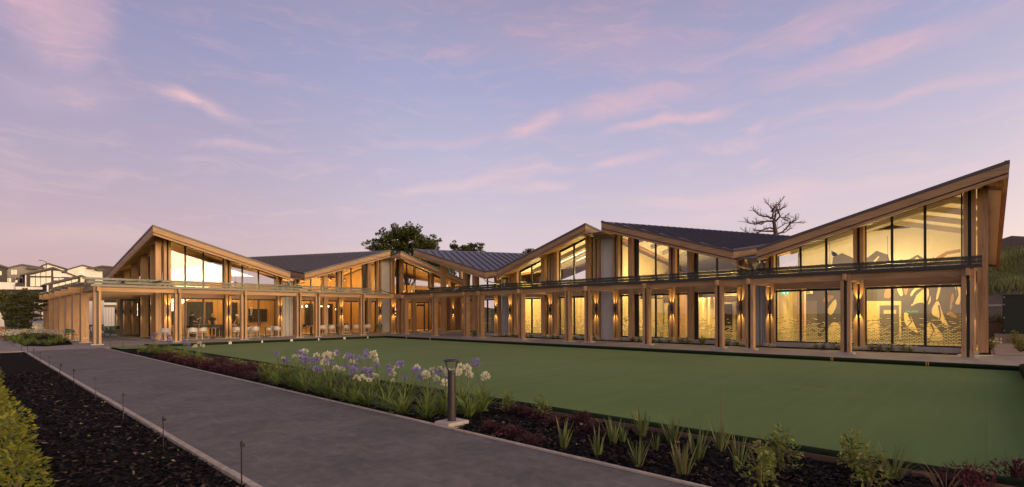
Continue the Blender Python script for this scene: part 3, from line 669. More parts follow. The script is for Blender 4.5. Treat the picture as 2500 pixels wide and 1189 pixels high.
# end wall of the left wing: blades with glass behind, lights between
q = MB(); 
for y0, y1 in ((38.1, 40.0), (40.2, 42.75), (42.95, 45.5), (46.7, 48.2), (48.4, 50.9)):
    q.add([(8.98, y0, 0.05), (8.98, y1, 0.05), (8.98, y1, PL['L1'].z(8.98, y1) - 0.47), (8.98, y0, PL['L1'].z(8.98, y0) - 0.47)], [(0, 1, 2, 3)])
q.obj('end_glazing', plain('dark_glazing', (0.012, 0.011, 0.012), 0.06, 0, 0.9), club)
for i, y in enumerate((38.0, 40.1, 42.8, 45.6, 48.3, 51.0)):
    zt = PL['L1'].z(8.6, y) - 0.47
    q = MB(); q.box(8.3 if i else 8.12, 8.72 if i else 8.42, y - 0.12, y + 0.06, 0.05, zt + 0.03); b_ = q.obj('timber_blade', WOODZ, club)
    if i: 
        c = Vector((8.22, y - 0.14, 0)); s = MB().lathe([(0.03, SC_Z - 0.15), (0.05, SC_Z - 0.15), (0.05, SC_Z + 0.15), (0.03, SC_Z + 0.15)], (c.x, c.y, 0), 12).obj('wall_light', STEEL, club)
        spot(s, (c.x, c.y, SC_Z + 0.17), False, 50); spot(s, (c.x, c.y, SC_Z - 0.17), True, 50)
# glazed door leaf standing open in the end wall
q = MB()
for a in ((7.55, 7.66), (8.62, 8.73)): q.box(a[0], a[1], 45.05, 45.11, 0.05, 2.75)
for z in ((0.05, 0.2), (2.62, 2.75)): q.box(7.66, 8.62, 45.05, 45.11, *z)
dl = q.obj('open_door', STEEL, club); MB().quad((7.66, 45.08, 0.2), (8.62, 45.08, 0.2), (8.62, 45.08, 2.62), (7.66, 45.08, 2.62)).obj('pane', GLASS, dl)

# ---- verandah: paired posts, beams, rafters, glass canopy
ZB0, ZB1 = 2.87, 3.19
def v_post(wg, a, corner=False):
    P = wg.PP; core = MB(); wg.box(core, a - 0.04, a + 0.04, P - 0.05, P + 0.06, 0.06, ZB0 + 0.1); po = core.obj('verandah_post', STEEL, club)
    for d in (-1, 1):
        q = MB(); wg.box(q, a + d * 0.052, a + d * 0.165, P - 0.15, P + 0.15, 0.06, ZB1 + 0.02); q.obj('plank', WOODZ, po)
    b = MB(); wg.box(b, a - 0.27, a + 0.27, P - 0.22, P + 0.22, 0.0, 0.055); b.obj('base_pad', CONCL, po)
    # rafter running back to the facade, its end showing proud of the planks
    r = MB(); wg.box(r, a - 0.05, a + 0.05, P - 0.42, wg.PF - 0.3, ZB0, 3.115); r.obj('rafter', wg.wp, po)
    for dz in (0.2, 0.27, 0.34):
        for d in (-1, 1):
            c = wg.pt(a + d * 0.108, P - 0.152, dz + 0.1); t = MB(); t.box(c.x - 0.012, c.x + 0.012, c.y - 0.012, c.y + 0.012, c.z - 0.012, c.z + 0.012); t.obj('bolt', STEEL, po)
VR = [0.41, 3.98, 7.56, 8.9, 12.55, 16.11, 17.49, 21.08, 24.73, 26.16, 29.66, 33.3]
VL = [4.83, 8.55, 12.18, 15.75, 17.1, 20.65, 24.05]
for a in VR: v_post(RW, a)
for a in VL: v_post(LW, a)
for wg, VV in ((RW, VR), (LW, VL)):
    for a0, a1 in zip(VV[:-1], VV[1:]):
        q = MB(); wg.box(q, a0 + 0.168, a1 - 0.168, wg.PP - 0.10, wg.PP + 0.08, ZB0 + 0.006, ZB1); q.obj('verandah_beam', wg.wa, club)
q = MB(); q.box(23.0, 23.5, 34.76, 34.94, ZB0 + 0.006, ZB1); q.obj('verandah_beam', WOODX, club)
q = MB(); q.box(23.50, 23.68, 33.47, 34.75, ZB0 + 0.006, ZB1); q.obj('verandah_beam', WOODY, club)
# freestanding posts of the entrance court
for (x, y, zt) in ((26.7, 32.45, PL['A'].z(32.45, 26.7) - 0.45), (26.7, 36.5, 3.2)):
    q = MB(); q.box(x - 0.2, x + 0.2, y - 0.14, y + 0.14, 0.05, zt); q.obj('timber_post', WOODZ, club)
    q = MB(); q.box(x - 0.3, x + 0.3, y - 0.3, y + 0.3, 0.0, 0.05); q.obj('base_pad', CONCL, club)
# wrap-round colonnade at the left end
for i, y in enumerate((38.0, 41.3, 44.6, 47.9, 51.2, 54.5, 57.8)):
    q = MB(); q.box(4.55, 4.90, y - 0.1, y + 0.62, 0.05, ZB1 + 0.02); bl = q.obj('colonnade_blade', WOODZ, club)
    q = MB(); q.box(4.45, 5.0, y - 0.2, y + 0.72, 0.0, 0.045); q.obj('base_pad', CONCL, bl)
    q = MB(); q.box(4.02, 8.3, y + 0.2, y + 0.34, ZB0 - 0.02, ZB1 + 0.01); q.obj('rafter', WOODX, bl)
    for z in (0.28,):
        for x in (4.69, 4.77): MB().tube([(x, y - 0.115, z), (x, y - 0.095, z)], 0.018, 8).obj('bolt', ALU, bl)
q = MB(); q.box(4.64, 4.82, 35.05, 57.7, ZB0 + 0.05, ZB1 - 0.01); q.obj('verandah_beam', WOODY, club)
# glass canopy: raking panes on three rails
def canopy(wg, a0, a1, n, zf=3.23, zb=3.80):
    pf, pb = wg.PP - 0.45, wg.PF - 0.36
    zz = lambda p: zf + (zb - zf) * (p - pf) / (pb - pf)
    holder = None
    for i, p in enumerate((pf + 0.22, (pf + pb) / 2, pb - 0.12)):
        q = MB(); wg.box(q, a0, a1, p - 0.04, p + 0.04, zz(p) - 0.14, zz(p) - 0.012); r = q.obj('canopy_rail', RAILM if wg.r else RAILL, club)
        holder = holder or r
    st = (a1 - a0) / n; gm = None; cm_ = None
    for i in range(n):
        c0, c1 = a0 + st * i + 0.012, a0 + st * (i + 1) - 0.012
        m = MB(); m.quad(wg.pt(c0, pf, zf), wg.pt(c1, pf, zf), wg.pt(c1, pb, zb), wg.pt(c0, pb, zb)); gp_ = m.obj('canopy_pane', CGLASS, club)
        k = MB()
        for p in (pf + 0.22, (pf + pb) / 2, pb - 0.12):
            for c in (c0 + 0.12, c1 - 0.12):
                q = wg.pt(c, p, zz(p)); k.box(q.x - 0.015, q.x + 0.015, q.y - 0.015, q.y + 0.015, q.z - 0.032, q.z + 0.022)
        k.obj('glass_clips', CLIPM, gp_)['kind'] = 'stuff'
    for a in (VR if wg.r else VL):
        q = MB(); wg.box(q, a - 0.03, a + 0.03, pf + 0.2, pf + 0.26, ZB1, zz(pf + 0.22) - 0.03); q.obj('canopy_bracket', STEEL, club)
        q = MB(); m0, m1 = wg.pt(a, pf + 0.2, zz(pf + 0.2) - 0.17), wg.pt(a, pb, zz(pb) - 0.17); q.bar(m0, m1, 0.05, 0.07); q.obj('canopy_arm', STEEL, club)
canopy(RW, 0.05, 33.6, 26); canopy(LW, 4.55, 23.05, 15)
q = MB(); 
for i in range(14):
    y0 = 35.2 + i * 1.7; m = MB(); m.prism([(4.2, y0, 3.42), (4.2, y0 + 1.68, 3.42), (8.0, y0 + 1.68, 3.70), (8.0, y0, 3.70)], (0, 0, 0.014)); m.obj('canopy_pane', CGLASS, club)
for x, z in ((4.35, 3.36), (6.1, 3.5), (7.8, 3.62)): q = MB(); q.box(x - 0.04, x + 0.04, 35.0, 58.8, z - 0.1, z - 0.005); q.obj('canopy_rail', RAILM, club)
# rainwater heads and pipes at the valleys
for wg, a in ((RW, 8.28), (RW, 25.4), (LW, 16.38)):
    m = MB(); c = wg.pt(a, wg.PF - 0.16, 0); z0 = 3.95
    m.prism([(c.x - 0.10, c.y - 0.10, z0), (c.x + 0.10, c.y - 0.10, z0), (c.x + 0.10, c.y + 0.10, z0), (c.x - 0.10, c.y + 0.10, z0)], (0, 0, 0.16)); m.tube([(c.x, c.y, z0), (c.x, c.y, 3.3)], 0.05, 10)
    m.obj('rainwater_head', BOARDW, club)
    for s in (-1, 1):
        p0, p1 = wg.pt(a + s * 0.62, wg.PR + 0.1, 3.96), wg.pt(a + s * 0.1, wg.PF - 0.5, 3.74); MB().tube([p0 + Vector((0, 0, 0.16)), p0, p1], 0.035, 8).obj('spout_pipe', ALU, club)

# ---- interior shell
inner = MB()
FLR = MB(); FLR.box(26.95, 40.3, 0.2, 29.7, -0.02, 0.03); FLR.obj('interior_floor', plain('pool_tiles', (0.62, 0.54, 0.38), 0.35, 0, 0.4, 0.08, 4), club)
FLR = MB(); FLR.box(9.0, 36.0, 38.14, 52.0, -0.02, 0.025); FLR.obj('interior_floor', FLOORW, club)
XM, YM = 33.7, 45.0
def inwall(x0, x1, y0, y1, z0, z1, mat, nm='inner_wall'): return MB().box(x0, x1, y0, y1, z0, z1).obj(nm, mat, club)
mural_wall = inwall(XM, XM + 0.15, 0.2, 8.1, 0.03, 6.1, GREYP)
inwall(XM, XM + 0.15, 8.35, 16.6, 0.03, 4.4, CREAM); inwall(XM, XM + 0.15, 17.0, 25.3, 0.03, 4.4, CREAM); inwall(XM - 2, XM - 1.85, 25.6, 29.6, 0.03, 4.2, plain('dim_wall', (0.16, 0.12, 0.09), 0.8))
for y, z in ((8.2, 4.0), (16.8, 6.0), (25.45, 4.0)): inwall(27.0, 40.2, y - 0.08, y + 0.08, 0.03, z, CREAM)
inwall(9.0, 18.35, YM, YM + 0.15, 0.03, 4.2, PANEL); inwall(18.55, 24.4, YM, YM + 0.15, 0.03, 5.0, PANEL); inwall(25.3, 35.9, YM - 1.5, YM - 1.35, 0.03, 4.6, PANEL)
inwall(18.36, 18.5, 41.2, YM, 0.03, 4.2, PANEL); inwall(24.6, 24.76, 38.6, YM, 0.03, 6.2, PANEL); inwall(35.9, 36.05, 38.2, 52, 0, 4.0, PANEL)
inwall(9.0, 36.0, 52.0, 52.15, 0, 3.9, HDARK, 'rear_wall'); inwall(40.3, 40.45, 0.1, 29.8, 0, 3.9, HDARK, 'rear_wall')
# dark window openings, screen and pictures on the timber rear wall
INW = plain('dim_window', (0.030, 0.026, 0.026), 0.3, 0, 0.3, 0.5, 2.5)
for q0, q1 in ((419, 432), (456, 494), (502, 520), (565, 580)):
    x0, x1 = at(q0, 760, Y=YM).x, at(q1, 760, Y=YM).x
    f = MB().box(x0, x1, YM - 0.03, YM - 0.003, 0.85, 2.62).obj('inner_window', HDARK, club); MB().box(x0 + .06, x1 - .06, YM - 0.045, YM - 0.031, 0.91, 2.56).obj('pane', INW, f)
for i in range(20): MB().box(9.2 + i * 0.46, 9.212 + i * 0.46, YM - 0.006, YM - 0.001, 0.05, 4.1).obj('panel_joint', HDARK, club)
for x0, x1 in ((19.2, 20.0), (20.9, 21.7), (22.4, 23.6)):
    f = MB().box(x0, x1, YM - 0.03, YM - 0.003, 0.6, 2.6).obj('inner_window', HDARK, club); MB().box(x0 + .06, x1 - .06, YM - 0.045, YM - 0.031, 0.66, 2.54).obj('pane', INW, f)
# air grilles over the inner doors
for y0, y1 in ((9.6, 11.3), (12.9, 13.9), (15.0, 15.5), (6.6, 7.3)):
    g = inwall(30.2, 30.3, y0, y1, 2.62, 2.80, CREAM, 'air_grille')
    for k in range(3): MB().box(30.18, 30.2, y0 + 0.08, y1 - 0.08, 2.655 + k * 0.045, 2.675 + k * 0.045).obj('louvre', STEEL, g)
inwall(30.3, 30.45, 8.4, 16.6, 2.55, 2.95, plain('bulkhead', (0.10, 0.08, 0.06), 0.8), 'bulkhead')
# square columns, dark partitions and pale curtains inside the right wing
for x, y in ((29.6, 7.0), (29.6, 13.4), (29.6, 20.2)): inwall(x, x + 0.35, y - 0.17, y + 0.17, 0.03, 3.6, plain('column_paint', (0.62, 0.38, 0.24), 0.7), 'column')
DIM = plain('grey_panel', (0.20, 0.18, 0.20), 0.6)
for x, y0, y1 in ((33.4, 9.2, 11.6), (33.4, 14.2, 15.6), (32.6, 6.9, 7.7), (33.4, 18.0, 19.0), (33.4, 22.3, 23.6)): inwall(x, x + 0.06, y0, y1, 0.03, 2.3, DIM, 'grey_screen')
def curtain(x, y0, y1, z1, mat):
    n = int((y1 - y0) / 0.05); vs = []; fs = []
    for i in range(n + 1):
        y = y0 + (y1 - y0) * i / n; xx = x + 0.05 * math.sin(i * 0.9) + 0.02 * math.sin(i * 2.3)
        vs += [(xx, y, 0.06), (xx, y, z1)]
    for i in range(n): fs.append((2 * i, 2 * i + 2, 2 * i + 3, 2 * i + 1))
    m = MB(); m.add(vs, fs); return m.obj('curtain', mat, club, True)
curtain(31.5, 26.3, 29.4, 2.8, plain('brown_curtain', (0.16, 0.11, 0.08), 0.9)); curtain(31.8, 12.3, 14.0, 2.9, CREAM); curtain(31.8, 21.3, 23.8, 2.9, CREAM)
# dark doorways and benches that give the rooms depth
DKW = wood('dark_panel', (0.16, 0.10, 0.055), 2, 0.7)
for y0, y1 in ((8.4, 16.6), (17.05, 25.3)):
    inwall(XM - 0.05, XM - 0.004, y0, y1, 2.35, 3.5, DKW, 'dim_upper_band')  # dark band: dimness of the upper wall put into a panel's colour
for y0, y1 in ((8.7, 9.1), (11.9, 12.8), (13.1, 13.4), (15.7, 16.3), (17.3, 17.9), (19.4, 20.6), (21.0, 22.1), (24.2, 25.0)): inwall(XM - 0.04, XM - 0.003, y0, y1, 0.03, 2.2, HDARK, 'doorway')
for y0, y1 in ((9.4, 11.2), (13.8, 15.4), (18.2, 19.3), (22.6, 24.0)):
    bch = inwall(30.4, 30.9, y0, y1, 0.40, 0.46, PANEL, 'bench')
    for yy in (y0 + .15, y1 - .15): MB().box(30.45, 30.85, yy - .03, yy + .03, 0.03, 0.40).obj('leg', STEEL, bch)
for k in ('D', 'B'):
    for p in (28.9, 31.0):
        pl = PL[k]; x0, x1 = pl.lo() + 1.5, pl.hi() - 2.6; x0, x1 = (x0, min(x1, pl.brk(p) - .2)) if pl.aP > pl.aV else (max(x0, pl.brk(p) + .2), x1)
        MB().bar(RW.pt(x0, p, pl.z(x0, p) - 0.76), RW.pt(x1, p, pl.z(x1, p) - 0.76), 0.05, 0.03).obj('light_strip', LAMPS, club)
# inner ceiling of the pool hall and the raking beams under every roof
for k in ('E', 'D', 'B'):
    pl = PL[k]; 
    for p in (28.3, 29.9, 31.5, 33.1):
        m = MB(); b0, b1, bk = pl.lo() + 0.6, pl.hi() - 0.6, pl.brk(p); xs = [b0] + ([bk] if b0 < bk < b1 else []) + [b1]
        for x0, x1 in zip(xs[:-1], xs[1:]):
            m.prism([RW.pt(x0, p, pl.z(x0, p) - 0.46), RW.pt(x1, p, pl.z(x1, p) - 0.46), RW.pt(x1, p, pl.z(x1, p) - 0.72), RW.pt(x0, p, pl.z(x0, p) - 0.72)], (0.14, 0, 0))
        m.obj('raking_beam', GREYM, club)
    m = MB(); P0, P1 = 27.0, 40.2
    def F(a, p): return RW.pt(a, p, pl.z(a, p) - 0.455)
    n = 24; lo_, hi_ = pl.lo() + 0.15, pl.hi() - 0.15; vs = []; fs = []
    for i in range(n + 1):
        for j in range(n + 1): vs.append(F(lo_ + (hi_ - lo_) * i / n, P0 + (P1 - P0) * j / n))
    for i in range(n):
        for j in range(n): fs.append((i * (n + 1) + j, (i + 1) * (n + 1) + j, (i + 1) * (n + 1) + j + 1, i * (n + 1) + j + 1))
    m.add(vs, fs); m.obj('ceiling_lining', CEIL, club, True)
# mural: abstract pale and dark shapes painted across the end wall
def patch(mat, pts, d=0.004):
    if d == 0.004:
        for _ in range(2):
            q = []
            for i in range(len(pts)):
                a, b = pts[i], pts[(i + 1) % len(pts)]; q += [(a[0] * .78 + b[0] * .22, a[1] * .78 + b[1] * .22), (a[0] * .22 + b[0] * .78, a[1] * .22 + b[1] * .78)]
            pts = q
    m = MB(); m.prism([(XM - 0.001, *at(x, y, X=XM)[1:]) for x, y in pts], (-d, 0, 0)); m.obj('mural_shape', mat, mural_wall)
patch(CREAMP, [(2113, 735), (2113, 828), (2200, 828), (2200, 735)], 0.003)
patch(CREAMP, [(2222, 750), (2232, 726), (2250, 708), (2268, 702), (2274, 735), (2265, 746), (2252, 738), (2238, 740)])
patch(CREAMP, [(2183, 690), (2200, 690), (2206, 720), (2198, 724), (2190, 706)])
patch(CREAMP, [(2222, 716), (2240, 696), (2262, 690), (2256, 700), (2236, 708), (2224, 726)])
patch(CREAMP, [(2274, 755), (2290, 728), (2302, 768), (2318, 800), (2308, 796), (2290, 774), (2276, 770)])
patch(CREAMP, [(2206, 760), (2222, 768), (2236, 800), (2244, 816), (2226, 806), (2208, 790)])
patch(CREAMP, [(2262, 790), (2276, 786), (2306, 824), (2300, 834), (2262, 830)])
patch(CREAMP, [(2316, 690), (2345, 690), (2345, 745), (2330, 742), (2336, 716), (2330, 698)])
patch(TANP, [(2318, 750), (2324, 712), (2330, 722), (2326, 748), (2320, 760)])
patch(TANP, [(2203, 690), (2220, 690), (2216, 714), (2210, 724)])
patch(TANP, [(2155, 728), (2166, 694), (2174, 694), (2178, 728)])
patch(CREAMP, [(2284, 732), (2292, 694), (2300, 690), (2290, 732)])
patch(TANP, [(2310, 768), (2318, 758), (2338, 772), (2336, 778)])
MB().box(XM - 0.005, XM - 0.0005, 0.22, 8.05, 4.15, 6.05).obj('mural_shape', CEIL, mural_wall)
def stroke(pts, w0, w1, mat=GREYP):      # dark curved brush line, thick to thin
    L = []; Rr = []
    for i, (x, y) in enumerate(pts):
        a_, b_ = pts[max(i - 1, 0)], pts[min(i + 1, len(pts) - 1)]; dx, dy = b_[0] - a_[0], b_[1] - a_[1]; n_ = math.hypot(dx, dy) or 1; ww = (w0 + (w1 - w0) * i / (len(pts) - 1)) / 2
        L.append((x - dy / n_ * ww, y + dx / n_ * ww)); Rr.append((x + dy / n_ * ww, y - dx / n_ * ww))
    patch(mat, L + Rr[::-1], 0.008)
patch(GREYP, [(2112, 665), (2114, 632), (2140, 612), (2168, 622), (2180, 665)], 0.007); patch(GREYP, [(2200, 665), (2214, 636), (2240, 622), (2262, 634), (2268, 665)], 0.007)
patch(GREYP, [(2030, 665), (2034, 628), (2056, 618), (2084, 630), (2086, 665)], 0.007); patch(TANP, [(2270, 655), (2286, 628), (2310, 614), (2345, 608), (2345, 616), (2312, 622), (2292, 638), (2284, 655)], 0.009)
stroke([(2224, 656), (2230, 640), (2242, 630)], 3, 8, CREAMP); stroke([(2128, 656), (2134, 640), (2146, 626)], 8, 3, CREAMP)
stroke([(2226, 742), (2236, 720), (2252, 706), (2270, 700)], 4, 2); stroke([(2205, 745), (2208, 724), (2202, 700), (2196, 690)], 5, 3); stroke([(2262, 745), (2270, 720), (2268, 700)], 5, 2); stroke([(2290, 800), (2296, 770), (2292, 745)], 2, 5); stroke([(2268, 832), (2280, 806), (2272, 790)], 3, 6); stroke([(2326, 745), (2338, 720), (2334, 694)], 7, 3); stroke([(2214, 800), (2226, 785), (2218, 768)], 2, 5)
patch(CREAMP, [(2028, 612), (2040, 616), (2048, 625), (2034, 628)]); patch(CREAMP, [(2050, 628), (2070, 622), (2074, 633), (2060, 636)])
patch(CREAMP, [(2016, 760), (2040, 726), (2044, 745), (2030, 772)]); patch(TANP, [(2006, 735), (2020, 720), (2040, 722), (2022, 740)])
patch(CREAMP, [(2016, 815), (2030, 785), (2052, 790), (2060, 830), (2020, 832)])
dr = MB(); d0, d1 = at(2148, 800, X=XM).y, at(2195, 800, X=XM).y
dr.box(XM - 0.05, XM - 0.006, d1, d0, 0.03, 2.0); sd_ = dr.obj('sauna_door', DIM, mural_wall); MB().box(XM - 0.06, XM - 0.05, d1 + 0.12, d0 - 0.18, 1.55, 1.75).obj('pane', CREAMP, sd_)
tx = link('door_sign', digit_mesh('SAUNA', 0.16, EXITG), mural_wall); tx.location = Vector((XM - 0.012, at(2226, 757, X=XM).y, 1.62)) - Vector(club['_o']); tx.rotation_euler = (RAD(90), 0, RAD(-90))
# green running-man exit sign hanging inside the glass
ex = at(1916, 711, X=27.6); e0 = MB().box(27.58, 27.62, ex.y - 0.21, ex.y + 0.17, 2.52, 2.68).obj('exit_sign', EXITG, club)
m = MB(); cy = ex.y
def xq(pts): m.prism([(27.577, cy + a, 2.6 + b) for a, b in pts], (-0.002, 0, 0))
xq([(0.02, -.05), (0.05, -.05), (0.06, 0.0), (0.04, 0.02), (0.01, 0.02)]); xq([(-.03, -.055), (-.01, -.06), (0.02, -0.01), (0.0, 0.01)]); xq([(-.02, .02), (.05, .02), (.05, .035), (-.02, .035)]); xq([(0.01, .04), (.035, .04), (.035, .065), (.01, .065)])
xq([(-.16, -.06), (-.10, -.06), (-.10, .06), (-.16, .06)]); xq([(.10, 0), (.13, .03), (.13, -.03)]); m.obj('exit_pictogram', EXITW, e0)

# interior lamps: hung spotlights and downlights that light the rooms
def room_lamp(x, y, z, power, col, drop=0.5, nm='hung_spotlight', rad=0.10, shade=STEEL):
    m = MB(); m.tube([(x, y, z + 0.1), (x, y, z + drop)], 0.008, 6); m.lathe([(0.05, z + 0.12), (0.085, z + 0.10), (0.10, z - 0.06), (0.092, z - 0.06)], (x, y, 0), 14)
    o = m.obj(nm, shade, club); MB().lathe([(0.0, z - 0.045), (0.088, z - 0.047)], (x, y, 0), 14).obj('lens', LAMPE, o)
    l = bpy.data.lights.new('room_lamp', 'POINT'); l.energy = power; l.color = col; l.shadow_soft_size = rad
    lo = link('room_lamp', l, o); lo.location = Vector((x, y, z - 0.2)) - Vector(club['_o'])
YEL = (1.0, 0.70, 0.27); ORA = (1.0, 0.64, 0.24)
for x, y, z in ((29.2, 1.9, 3.5), (29.2, 5.6, 3.4), (32.0, 3.6, 3.5)): room_lamp(x, y, z, 250, YEL, 2.0)
for x, y, z in ((29.0, 10.2, 3.3), (31.2, 13.6, 3.4), (28.6, 14.8, 3.8)): room_lamp(x, y, z, 260, YEL)
for x, y, z in ((28.8, 18.8, 4.6), (31.2, 20.4, 4.0), (28.8, 23.4, 3.7)): room_lamp(x, y, z, 290, YEL)
room_lamp(29.2, 27.8, 3.2, 60, ORA)
for x, y, z in ((10.2, 40.4, 4.4), (13.6, 40.4, 3.9), (11.6, 43.4, 4.2), (15.0, 43.2, 3.7)): room_lamp(x, y, z, 165, ORA)
for x, y, z in ((18.4, 40.6, 3.9), (22.4, 40.6, 4.6), (19.6, 43.4, 4.2), (22.6, 43.4, 4.8)): room_lamp(x, y, z, 190, ORA)
for x, y, z in ((27.2, 40.2, 4.2), (30.0, 40.6, 3.9), (29.0, 42.2, 3.0)): room_lamp(x, y, z, 240, ORA)
# small pendant globes over the bar
for x, y, z in ((18.6, 41.5, 2.35), (19.0, 41.5, 2.25), (19.5, 41.6, 2.3), (20.9, 41.8, 2.3), (21.2, 41.8, 2.3), (21.5, 41.8, 2.3), (21.95, 41.2, 2.05), (22.25, 41.2, 2.0), (26.1, 40.2, 2.1), (27.6, 40.0, 2.25), (28.5, 40.5, 2.45), (29.2, 39.6, 2.55)):
    p = MB(); p.tube([(x, y, z + 0.09), (x, y, z + 1.1)], 0.006, 6); o = p.obj('pendant_cord', STEEL, club); g = MB(); g.lathe([(0.02, z - 0.085), (0.07, z - 0.05), (0.085, z), (0.07, z + 0.05), (0.02, z + 0.085)], (x, y, 0), 12); g.obj('globe', LAMPE, o, True)
# bar counter with lit shelves, seen through the entrance
cb = inwall(27.6, 29.9, 41.4, 41.5, 0.03, 1.05, PANEL, 'bar_counter'); MB().box(27.5, 30.0, 41.2, 41.7, 1.05, 1.10).obj('counter_top', STEEL, cb)
for z in (1.3, 1.65, 2.0): MB().box(27.5, 30.2, 43.2, 43.5, z, z + 0.03).obj('shelf', PANEL, cb); MB().box(27.5, 30.2, 43.47, 43.49, z + 0.03, z + 0.05).obj('shelf_light', LAMPS, cb)
# trussed balustrade in the upper part of the corner room
bt = inwall(26.2, 31.0, 41.0, 41.05, 3.98, 4.03, STEEL, 'inner_truss')
for i in range(5): MB().box(26.4 + i * 1.1, 26.44 + i * 1.1, 41.0, 41.05, 3.2, 3.98).obj('truss_strut', STEEL, bt)
for i in range(4): MB().bar((26.42 + i * 1.1, 41.02, 3.25 if i % 2 else 3.95), (27.5 + i * 1.1, 41.02, 3.95 if i % 2 else 3.25), 0.025, 0.025).obj('truss_strut', STEEL, bt)

# ================================================================== PLANTS
def blade(m, base, azm, L, wd, lean, droop, seg=4):
    p = Vector(base); hx, hy = math.cos(azm), math.sin(azm); sx, sy = -hy, hx; vs = []; th = lean
    for i in range(seg + 1):
        t = i / seg; ww = wd * (0.55 + 0.9 * t if t < 0.5 else 2.0 * (1 - t) + 0.02) * 0.5
        vs += [(p.x + sx * ww, p.y + sy * ww, p.z), (p.x - sx * ww, p.y - sy * ww, p.z)]
        st = L / seg; p = p + Vector((hx * math.sin(th), hy * math.sin(th), math.cos(th))) * st; th += droop / seg
    m.add(vs, [(2 * i, 2 * i + 1, 2 * i + 3, 2 * i + 2) for i in range(seg)])
def clump_mesh(name, mat, n, L, wd, lean, droop, spread, seed, seg=4, mat2=None, frac=0.0):
    r = random.Random(seed); m = MB()
    for i in range(n):
        m.cur = 1 if (mat2 and r.random() < frac) else 0
        a = r.uniform(0, 2 * math.pi); q = r.uniform(0, spread)
        blade(m, (math.cos(a) * q, math.sin(a) * q, -0.03), a + r.uniform(-0.5, 0.5), L * r.uniform(0.6, 1.1), wd * r.uniform(0.7, 1.2), r.uniform(*lean), r.uniform(*droop), seg)
    return m.mesh(name, [mat, mat2] if mat2 else mat)
def umbel_mesh(name, mat, seed, n=46, R=0.085):
    r = random.Random(seed); m = MB()
    for i in range(n):
        z = r.uniform(-0.55, 1.0); a = r.uniform(0, 2 * math.pi); q = math.sqrt(max(0, 1 - z * z)); d = Vector((q * math.cos(a), q * math.sin(a), z * 0.85)).normalized()
        u = d.orthogonal().normalized(); t = d.cross(u); r0, r1 = R * 0.42, R * r.uniform(0.85, 1.12); w0, w1 = 0.004, 0.015
        for ax_ in (u, t):
            m.add([d * r0 - ax_ * w0, d * r0 + ax_ * w0, d * r1 + ax_ * w1, d * (r1 * 1.02), d * r1 - ax_ * w1], [(0, 1, 2, 3, 4)])
    return m.mesh(name, mat)
def stem_mesh(name, h, lx, ly, mat, r0=0.006):
    m = MB(); m.tube([(0, 0, 0), (lx * 0.25, ly * 0.25, h * 0.5), (lx, ly, h)], [r0 * 1.3, r0, r0], 5); return m.mesh(name, mat)
AGA = [clump_mesh('leaves', L_AGA, 74, 0.50, 0.024, (0.10, 0.95), (0.7, 1.8), 0.07, 50 + i) for i in range(5)]
UMB = {'purple': [umbel_mesh('flower_head', P_PUR, 60 + i) for i in range(3)], 'white': [umbel_mesh('flower_head', P_WHT, 70 + i, 40) for i in range(3)]}
def agapanthus(x, y, label, flowers, group, k=1.0, z=-0.03):
    o = empty('agapanthus', (x, y, z), RND.uniform(0, 6.28), label, 'plant', group); o.scale = (k, k, k * RND.uniform(0.9, 1.1))
    link('leaves', RND.choice(AGA), o)
    for col in flowers:
        h = RND.uniform(0.44, 0.70); a = RND.uniform(0, 6.28); l = RND.uniform(0.03, 0.22)
        st = link('flower_stem', stem_mesh('flower_stem', h, l * math.cos(a), l * math.sin(a), STEMG), o)
        hd = link('flower_head', RND.choice(UMB[col]), st, (l * math.cos(a), l * math.sin(a), h + 0.015)); s = RND.uniform(0.55, 1.0); hd.scale = (s, s, s); hd.rotation_euler = (RND.uniform(-0.3, 0.3), RND.uniform(-0.3, 0.3), RND.uniform(0, 6))
    return o
AG = 'agapanthus clumps in the path bed'
rows = ((4.98, 'in the row along the path edging', 0.4), (5.42, 'in the middle row of the bed', 0.9), (5.92, "in the row against the green's bank", 0.9))
for ri, (x, where, pf) in enumerate(rows):
    y0 = (6.5, 6.05, 6.2)[ri]; n = (14, 15, 15)[ri]; left = 0; right = 0
    for i in range(n):
        y = y0 + i * 0.50 + RND.uniform(-0.1, 0.1); xx = x + RND.uniform(-0.1, 0.1)
        if ri == 0 and y < 6.1: continue
        fl = []
        if RND.random() < (1.0 if y < 7.0 and ri else pf):
            for _ in range(RND.choice((2, 2, 3, 4))): fl.append('white' if (y < 7.0 and RND.random() < 0.75) or RND.random() < 0.36 else 'purple')
        left += 1
        agapanthus(xx, y, 'strappy agapanthus clump, %s from the bollard end %s' % (ORD[left - 1], where), fl, AG, RND.uniform(0.85, 1.12))
for i in range(9):
    y = 20.6 + i * 0.85; agapanthus(5.75 + RND.uniform(-0.15, 0.25), y, 'small flowering agapanthus clump, %s of those toward the far end of the bed' % ORD[i], ['white'] * 2 if i in (0, 1) else ['purple'] * RND.choice((2, 3)), 'distant agapanthus clumps', 1.0)

